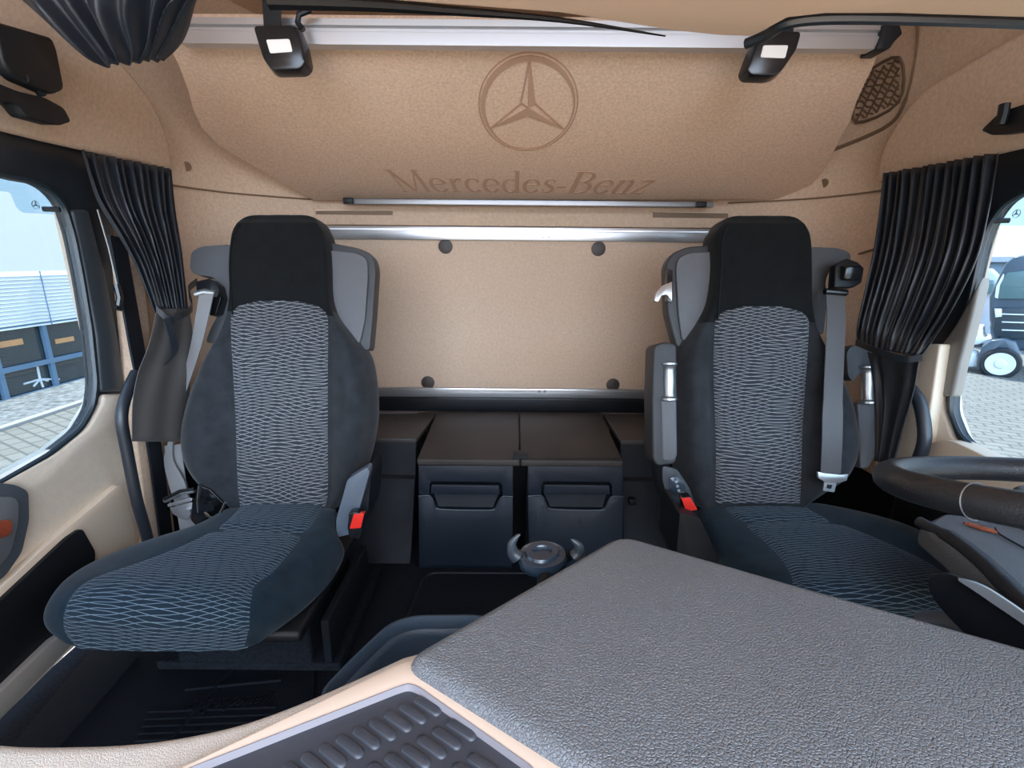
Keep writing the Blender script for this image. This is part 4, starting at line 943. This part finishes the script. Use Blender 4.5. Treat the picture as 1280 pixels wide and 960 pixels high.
# raised pills: a slanted lattice
A0, A1 = P(479, 886, z=td), P(531, 904, z=td)   # one pill, first row, rightmost
def pill(c, d, L_, w):
    d = V(d).normalized(); s_ = V((-d.y, d.x, 0)); pts = []
    for e, a0 in ((1, -90), (-1, 90)):
        for k in range(9):
            a = math.radians(a0+180*k/8); pts.append(c+d*(e*0+ (L_/2-w/2)*e + math.cos(a)*w/2)+s_*(math.sin(a)*w/2))
    bm = bmesh.new(); R0 = [bm.verts.new(V((p.x, p.y, td-.0005))) for p in pts]
    R1 = [bm.verts.new(V((p.x, p.y, td+.0012))+(c-p)*.06) for p in pts]; R2 = [bm.verts.new(V((p.x, p.y, td+.0022))+(c-p)*.22) for p in pts]
    n = len(pts)
    for A, B in ((R0, R1), (R1, R2)):
        for i in range(n): bm.faces.new((A[i], A[(i+1) % n], B[(i+1) % n], B[i]))
    bm.faces.new(R2); return bm
c0 = P(516, 892, z=td); c1_ = P(497, 902, z=td); e0, e1 = P(500, 882, z=td), P(532, 903, z=td)
pdir = (e1-e0); plen = pdir.length*1.02; pdir.normalize()
rowd = (P(312, 997, z=td)-P(515.5, 892.5, z=td)); 
stepv = (P(478, 912.5, z=td)-P(516, 892.5, z=td))/2
c2 = P(558, 923, z=td)
rowv = c2-c0
pil = []
ins = [((p.x-cc.x)*.91+cc.x, (p.y-cc.y)*.91+cc.y) for p in tr_]
for r in range(6):
    for k in range(-3, 16):
        c = c0+rowv*r+stepv*k
        e_ = [c+pdir*plen*.5, c-pdir*plen*.5]
        if all(inside(q.x, q.y, ins) for q in e_): pil.append(pill(c, pdir, plen, stepv.length*.66))
pm = join(*pil)
obj('tray_ribs', pm, M_pill, db, smooth=40)

# ------------------------------------------------------------------ steering wheel
wc = V((.735, .52, .985)); a = math.radians(16); wn = V((0, math.sin(a), math.cos(a)))
sw = thing('steering_wheel', wc, 'black leather steering wheel at the right edge, in front of the driver seat', 'steering wheel')
WHEEL_SEAMS = (190, 350)
obj('rim', torus(wc, wn, .225, .0205, 96, 20, sy=.95), M_wheel, sw, smooth=60)
for t in (WHEEL_SEAMS):
    ax = V((1, 0, 0)); ay = wn.cross(ax); tt = math.radians(t); cpt = wc+(ax*math.cos(tt)+ay*math.sin(tt))*.225; tang = (-ax*math.sin(tt)+ay*math.cos(tt))
    obj('rim_seam', torus(cpt, tang, .0207, .0008, 24, 6), M_alud, sw)
ex, ey = V((1, 0, 0)), V((1, 0, 0)).cross(wn)*-1
def WP(a_, b_, h=0): return wc+ex*a_+ey*b_+wn*h
obj('hub', prism(rnd([WP(-.10, -.07), WP(.10, -.07), WP(.11, .03), WP(.06, .08), WP(-.06, .08), WP(-.11, .03)], .02), wn*-.05, .012, 4), M_black, sw, smooth=50)
for sx in (-1, 1):
    obj('spoke', hull8([WP(sx*.09, -.045, -.006), WP(sx*.215, -.03, 0), WP(sx*.215, .03, 0), WP(sx*.09, .02, -.006)], [WP(sx*.09, -.045, -.03), WP(sx*.215, -.03, -.014), WP(sx*.215, .03, -.014), WP(sx*.09, .02, -.03)], .005), M_bluegl, sw)
obj('lower_spoke', hull8([WP(-.04, -.06, -.008), WP(.04, -.06, -.008), WP(.03, -.215, 0), WP(-.03, -.215, 0)], [WP(-.04, -.06, -.03), WP(.04, -.06, -.03), WP(.03, -.215, -.012), WP(-.03, -.215, -.012)], .005), M_bluegl, sw)
sc = thing('steering_shaft', (.70, .45, .55), 'blue-grey steering column sleeve between the dashboard pad and the driver seat', 'steering column')
obj('column_tube', tube([wc-wn*.056, wc-wn*.15, V((.70, .40, .262))], [.04, .045, .06], 20), M_charc, sc)
obj('column_collar', tube([P(1148, 778, y=.66), P(1180, 778, y=.64), P(1215, 790, y=.62), P(1300, 810, y=.58)], [.016, .02, .026, .03], 14), mat('collar_blue', (.06, .09, .13), .4), sc)
# control blade under the wheel with silver top edge
yl = .58
q = [(1162, 722), (1178, 717), (1200, 722), (1240, 741), (1290, 775), (1340, 815), (1340, 880), (1262, 838), (1215, 800), (1180, 765), (1163, 741)]
sg = thing('instrument_hood', P(1250, 800, y=yl), 'black curved instrument housing with a silver edge, right of the dashboard pad', 'instrument housing')
w = cr([P(x, y, y=yl-.10*(x-1162)/180) for x, y in q], 3, True)
obj('housing', prism(w, (.033, .027, -.017), .008, 4, 60), M_blacksm, sg, smooth=60)
obj('silver_edge', ribbon(cr([P(x, y, y=yl-.012-.10*(x-1162)/180) for x, y in ((1198, 724), (1222, 735), (1250, 752), (1290, 780), (1340, 822))], 4), [.002, .005, .008, .011, .014, .016, .018]+[.019]*10, (.25, -.35, -1), .003), M_silver, sg, label='satin silver edge strip')

# ------------------------------------------------------------------ outside
ZG = -1.6
def outside_mat(name, fn): return fn
M_pave = bpy.data.materials.new('paving'); M_pave.use_nodes = True
nt = M_pave.node_tree; b = nt.nodes['Principled BSDF']; tc = nt.nodes.new('ShaderNodeTexCoord'); mp = nt.nodes.new('ShaderNodeMapping'); mp.inputs['Rotation'].default_value = (0, 0, .5)
br = nt.nodes.new('ShaderNodeTexBrick'); br.inputs['Scale'].default_value = 1.0; br.inputs['Brick Width'].default_value = .34; br.inputs['Row Height'].default_value = .2; br.inputs['Mortar Size'].default_value = .02
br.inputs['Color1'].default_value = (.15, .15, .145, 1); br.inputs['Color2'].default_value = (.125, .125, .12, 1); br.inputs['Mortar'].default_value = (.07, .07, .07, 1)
nt.links.new(tc.outputs['Object'], mp.inputs[0]); nt.links.new(mp.outputs[0], br.inputs['Vector']); nt.links.new(br.outputs['Color'], b.inputs['Base Color']); b.inputs['Roughness'].default_value = .85
obj('ground', box(-60, 90, -60, 90, ZG-.3, ZG), M_pave, kind='structure', smooth=0)
obj('bounce_apron', box(-30, 30, -40, -.6, ZG-.02, ZG+.01), mat('pale_bounce_ground', (.60, .50, .40), .9, var=.1, vscale=.5), kind='structure', smooth=0)  # unseen pale ground, added to bounce sunlight up into the cab
# building on the left
XB = -10.2
bd = thing('office_building', (XB, 10, ZG), 'white office building with lowered blinds and blue-grey window frames, outside the left window', 'building')
M_fac = mat('facade_white', (.68, .655, .63), .5); M_bf = mat('blue_grey_frame', (.10, .17, .25), .5)
M_blind = mat('blind_slats', (.62, .64, .66), .45)
def zB(px, py): return P(px, py, x=XB).z
def yB(px, py): return P(px, py, x=XB).y
ztop = zB(0, 340); zsl = zB(0, 413); zlow = zB(0, 505)
obj('facade', box(XB-.3, XB, -25, 45, ztop, 9.0), M_fac, bd, smooth=0)
obj('plinth', box(XB-.3, XB+.02, -25, 45, ZG, zlow), M_fac if False else M_bf, bd, smooth=0)
obj('facade_wing', box(XB-9, XB-.3, 44.0, 44.3, ZG, 9.0), M_fac, bd, smooth=0)
sl = []
k = 0; z = ztop-.03
ys = yB(50, 450)
while z > zsl:
    sl.append(prism([(XB-.01, -2, z), (XB+.03, -2, z-.062), (XB+.035, -2, z-.057), (XB-.005, -2, z+.006)], (0, 44, 0))); z -= .075
obj('blind', join(*sl), M_blind, bd, smooth=0)
y_a, y_b = yB(62, 440), yB(-6, 440)
pitch = abs(y_a-y_b)*1.0
fr = []
yv = y_a-6*pitch
muls = []
for i in range(26):
    y0 = yv+i*pitch; w_ = .10
    muls.append(y0); fr.append(box(XB-.06, XB+.01, y0-w_/2, y0+w_/2, zlow, zsl+.1))
zr_ = zB(0, 465)
for zz, h in ((zr_, .10), (zlow, .12), (zsl+.02, .06)): fr.append(box(XB-.05, XB+.015, -10, 45, zz-h/2, zz+h/2))
obj('window_frames', join(*fr), M_bf, bd, smooth=0)
obj('window_band', box(XB-.12, XB-.08, -10, 45, zlow, zsl+.1), mat('dark_office_glass', (.03, .04, .045), .08, spec=.8), bd, smooth=0)
# blind guide cables
for y0 in muls[6:14]: obj('blind_cable', tube([V((XB+.05, y0+.15, ztop)), V((XB+.05, y0+.15, zsl-.02))], .012, 5), M_bf, bd)
# desks and a chair base seen through the office glass
oc_ = thing('office_chair', V((XB-.05, yB(50, 480), zB(40, 487))), 'white star base of an office chair seen through the left building window', 'office chair')
cpt = P(52, 470, x=XB+.0)
stl = []
for x1, y1 in ((30, 484), (42, 487), (60, 480), (74, 478), (54, 488)): stl.append(tube([P(50, 474, x=XB-.07), P(x1*1., y1-4., x=XB-.06)], .022, 6))
stl.append(tube([P(50, 474, x=XB-.07), P(46, 456, x=XB-.07)], .025, 6))
obj('star_base', join(*stl), mat('white_metal', (.55, .58, .6), .4), oc_)
dk = obj('desk_edge', join(box(XB-.075, XB-.065, yB(0, 440)-1.0, yB(36, 440), zB(0, 436), zB(0, 428)), box(XB-.075, XB-.065, yB(74, 432), yB(98, 432), zB(74, 430), zB(74, 424))), mat('desk_orange', (.55, .28, .12), .5), label='orange wooden desk edges behind the glass of the left building', cat='desk', smooth=0)
# gravel strip and kerb
xk = P(0, 535, z=ZG+.02).x
obj('gravel_strip', box(XB+.02, xk, -25, 45, ZG, ZG+.03), mat('gravel', (.13, .14, .15), .9, var=.6, vscale=9, bump=1, bscale=14), kind='stuff', label='grey gravel strip along the foot of the white building', cat='gravel', smooth=0)
obj('kerb', box(xk, xk+.15, -25, 45, ZG, ZG+.06, .01), mat('kerb_concrete', (.26, .26, .25), .8), label='pale kerb stone line between gravel and paving', cat='kerb', smooth=0)
# wind deflectors with small star and tab
for s, X, q, st_, nm in ((-1, XL-.07, [(-40, 216), (14, 222), (40, 225), (62, 238), (80, 262), (74, 268), (30, 266), (22, 260), (14, 240), (-40, 236)], (44, 256), 'clear wind deflector with a small star at the top of the left window'),
                         (1, XR+.07, [(1320, 222), (1280, 238), (1256, 252), (1240, 278), (1246, 282), (1290, 282), (1320, 280)], (1271, 267), 'clear wind deflector with a small star at the top of the right window')):
    t = thing('wind_deflector', P(*q[3], x=X), nm, 'wind deflector')
    mg = bpy.data.materials.get('deflector_acrylic')
    if not mg:
        mg = bpy.data.materials.new('deflector_acrylic'); mg.use_nodes = True; n_ = mg.node_tree; n_.nodes.clear()
        out = n_.nodes.new('ShaderNodeOutputMaterial'); tr0 = n_.nodes.new('ShaderNodeBsdfTransparent'); tr0.inputs[0].default_value = (.80, .90, .95, 1)
        gl = n_.nodes.new('ShaderNodeBsdfGlossy'); gl.inputs['Roughness'].default_value = .1; mx = n_.nodes.new('ShaderNodeMixShader'); mx.inputs[0].default_value = .06
        n_.links.new(tr0.outputs[0], mx.inputs[1]); n_.links.new(gl.outputs[0], mx.inputs[2]); n_.links.new(mx.outputs[0], out.inputs[0])
    obj('acrylic_blade', prism(rnd([P(*p, x=X) for p in q], .008), (s*.003, 0, 0)), mg, t, smooth=0)
    O = P(*st_, x=X-s*.001); R_ = .010
    obj('small_star', flat(star_polys(R_), O, V((0, 1 if s < 0 else -1, 0)), V((0, 0, 1)), V((-s, 0, 0)), .0006), mat('star_grey', (.25, .32, .36), .5), t, smooth=0)
    c = P(75, 262, x=XL+.004) if s < 0 else P(1240, 276, x=XR-.004)
    obj('clip', tube([c, c+V((s*.03, -.012, 0))], .006, 8), M_black, t)

# trucks on the right
def truck(px, py, base_lab, col, scale=1.0, gr=None):
    g = P(px, py, z=ZG)
    t = thing('tractor_truck', g, base_lab, 'truck', gr)
    return t, g
M_tk = mat('truck_blue_grey', (.055, .085, .12), .3, coat=.4); M_tkg = mat('truck_window', (.10, .17, .18), .08); M_tkw = mat('truck_white', (.75, .8, .85), .4)
M_tkgr = mat('truck_grille', (.03, .045, .06), .35)
g = P(1252, 468, z=ZG)
t = thing('tractor_truck', g, 'dark blue-grey tractor truck parked outside the right window', 'truck')
# local frame: e = along picture right, w = away
eR = V((_r.x, _r.y, 0)).normalized(); d_ = V((ray(1252, 460).x, ray(1252, 460).y, 0)).normalized(); eR = V((d_.y, -d_.x, 0))
dd = (g-CAM).length
def TP(px, py, back=0):
    """point on the truck's near side, a plane facing the cab"""
    r_ = ray(px, py); k_ = (g-CAM).dot(d_)/r_.dot(d_); return CAM+r_*k_+d_*back
def tpoly(q, b0, b1, bv=.02): return prism([TP(*p, b0) for p in q], d_*(b1-b0), bv, 2)
obj('truck_cab', tpoly([(1240, 440), (1236, 402), (1236, 372), (1246, 350), (1256, 330), (1268, 320), (1330, 312), (1345, 330), (1345, 440)], .2, 2.4, .08), M_tk, t, smooth=50)
obj('windscreen', tpoly([(1247, 374), (1250, 356), (1258, 341), (1300, 336), (1300, 374)], .14, .22), M_tkg, t)
obj('side_window', tpoly([(1243, 372), (1245, 358), (1254, 342), (1255, 344), (1248, 374)], .16, .22, .005), M_tkw, t)
obj('grille', tpoly([(1243, 385), (1310, 386), (1310, 425), (1250, 424), (1241, 412)], .1, .24, .03), M_tkgr, t)
for k in range(3): obj('grille_bar', tpoly([(1252, 392+k*10), (1310, 394+k*10), (1310, 395.5+k*10), (1252, 393.5+k*10)], .06, .12, .005), M_tkw, t)
obj('headlamp', tpoly([(1243, 386), (1252, 386), (1252, 396), (1244, 397)], .05, .12, .01), M_tkw, t)
wr_ = .40
ct = TP(1251, 452, -.3)
obj('wheel', lathe(ct, -d_, [(.20, -.1), (wr_, -.1), (wr_, .12), (.36, .16), (.28, .16)], 36), mat('tyre', (.012, .014, .018), .7), t, label='black tyre')
obj('wheel_disc', lathe(ct, -d_, [(.27, .10), (.29, .175), (.25, .178), (.20, .164), (.12, .164), (.10, .19), (.05, .195)], 32), mat('rim_steel', (.7, .74, .78), .4), t, label='pale steel wheel disc')
obj('mudguard', tpoly([(1222, 450), (1228, 432), (1240, 424), (1256, 422), (1270, 426), (1276, 440), (1276, 458), (1270, 458), (1268, 444), (1260, 434), (1248, 433), (1238, 442), (1234, 456), (1222, 460)], -.35, .3, .02), M_tk, t, smooth=50)
obj('side_tank', tpoly([(1186, 436), (1222, 440), (1226, 458), (1200, 458), (1186, 452)], -.2, .5, .06), M_tkw, t, smooth=50)
obj('step_box', tpoly([(1195, 408), (1228, 410), (1228, 422), (1240, 424), (1222, 432), (1195, 430)], .1, 1.2, .05), M_tkw, t, smooth=50)
# vehicles behind
def TP2(px, py, back): return TP(px, py, 0)+(TP(px, py, 0)-CAM).normalized()*back
def tp2(q, b, dep, bv=.03): return prism([TP2(*p, b) for p in q], d_*dep, bv, 2)
t2 = thing('parked_van', V((TP2(1228, 440, 6).x, TP2(1228, 440, 6).y, ZG)), 'white van with a red side stripe parked behind the dark truck outside the right window', 'van')
zoff = lambda q: q
obj('van_body', tp2([(1200, 340), (1236, 336), (1250, 350), (1256, 375), (1256, 436), (1200, 436)], 6, 3, .05), mat('van_white', (.42, .46, .52), .4), t2)
obj('van_side', tp2([(1200, 345), (1231, 345), (1229, 375), (1224, 398), (1200, 398)], 5.8, .2), mat('van_red', (.5, .05, .05), .4), t2, label='red side')
obj('van_window', tp2([(1226, 350), (1242, 350), (1246, 366), (1224, 368)], 5.8, .25), M_tkg, t2)
obj('van_tyre', lathe(TP2(1222, 440, 5.6), -d_, [(.2, -.1), (.33, -.1), (.33, .1), (.2, .1)], 20), bpy.data.materials['tyre'], t2)
sbd = thing('warehouse', V((TP2(1240, 420, 25).x, TP2(1240, 420, 25).y, ZG)), 'long low dark-fronted building in the distance outside the right window', 'building')
obj('warehouse_body', tp2([(1000, 326), (1450, 324), (1450, 400), (1000, 400)], 30, 4, .0), mat('far_wall', (.16, .22, .28), .6), sbd, smooth=0)
obj('warehouse_roof', tp2([(1000, 322), (1450, 320), (1450, 327), (1000, 328)], 29.5, 5, .0), mat('far_roof', (.35, .38, .42), .6), sbd, smooth=0)

# ------------------------------------------------------------------ light
w = bpy.data.worlds.new('sky'); bpy.context.scene.world = w; w.use_nodes = True
nt = w.node_tree; bg = nt.nodes['Background']; L = nt.links
tc = nt.nodes.new('ShaderNodeTexCoord'); nz = nt.nodes.new('ShaderNodeVectorMath'); nz.operation = 'NORMALIZE'; L.new(tc.outputs['Generated'], nz.inputs[0])
sp = nt.nodes.new('ShaderNodeSeparateXYZ'); L.new(nz.outputs[0], sp.inputs[0])
rampn = nt.nodes.new('ShaderNodeValToRGB'); L.new(sp.outputs[2], rampn.inputs[0])
rampn.color_ramp.elements[0].position = 0.0; rampn.color_ramp.elements[0].color = (1.15, 1.25, 1.35, 1)
rampn.color_ramp.elements[1].position = .7; rampn.color_ramp.elements[1].color = (.25, .45, .85, 1)
dt = nt.nodes.new('ShaderNodeVectorMath'); dt.operation = 'DOT_PRODUCT'; L.new(nz.outputs[0], dt.inputs[0]); dt.inputs[1].default_value = V((.15, -.93, .35)).normalized()
mr = nt.nodes.new('ShaderNodeMapRange'); mr.inputs['From Min'].default_value = .1; mr.inputs['From Max'].default_value = 1; mr.inputs['To Min'].default_value = 0; mr.inputs['To Max'].default_value = 1
L.new(dt.outputs['Value'], mr.inputs['Value'])
pw = nt.nodes.new('ShaderNodeMath'); pw.operation = 'POWER'; L.new(mr.outputs[0], pw.inputs[0]); pw.inputs[1].default_value = 2.0
glow = nt.nodes.new('ShaderNodeVectorMath'); glow.operation = 'SCALE'; glow.inputs[0].default_value = (.76, .92, 1.14); 
gs = nt.nodes.new('ShaderNodeMath'); gs.operation = 'MULTIPLY'; L.new(pw.outputs[0], gs.inputs[0]); gs.inputs[1].default_value = 4.2
L.new(gs.outputs[0], glow.inputs['Scale'])
ad = nt.nodes.new('ShaderNodeVectorMath'); ad.operation = 'ADD'; L.new(rampn.outputs[0], ad.inputs[0]); L.new(glow.outputs[0], ad.inputs[1])
L.new(ad.outputs[0], bg.inputs['Color']); bg.inputs['Strength'].default_value = 1.0
sun = bpy.data.lights.new('sun', 'SUN'); sun.energy = 9.0; sun.angle = math.radians(1.5); sun.color = (1, .90, .76)
so = bpy.data.objects.new('sun', sun); C.objects.link(so); so.rotation_euler = V((.04, .72, 1.0)).to_track_quat('Z', 'Y').to_euler()
sc_ = bpy.context.scene
vs = sc_.view_settings
sc_.display_settings.display_device = 'sRGB'
vs.view_transform = 'Standard'; vs.look = 'None'; vs.gamma = 1; vs.use_curve_mapping = False; vs.exposure = 1.0
sc_.cycles.max_bounces = 8; sc_.cycles.diffuse_bounces = 5; sc_.cycles.transparent_max_bounces = 8
sc_.cycles.use_denoising = True
sc_.cycles.caustics_reflective = False; sc_.cycles.caustics_refractive = False
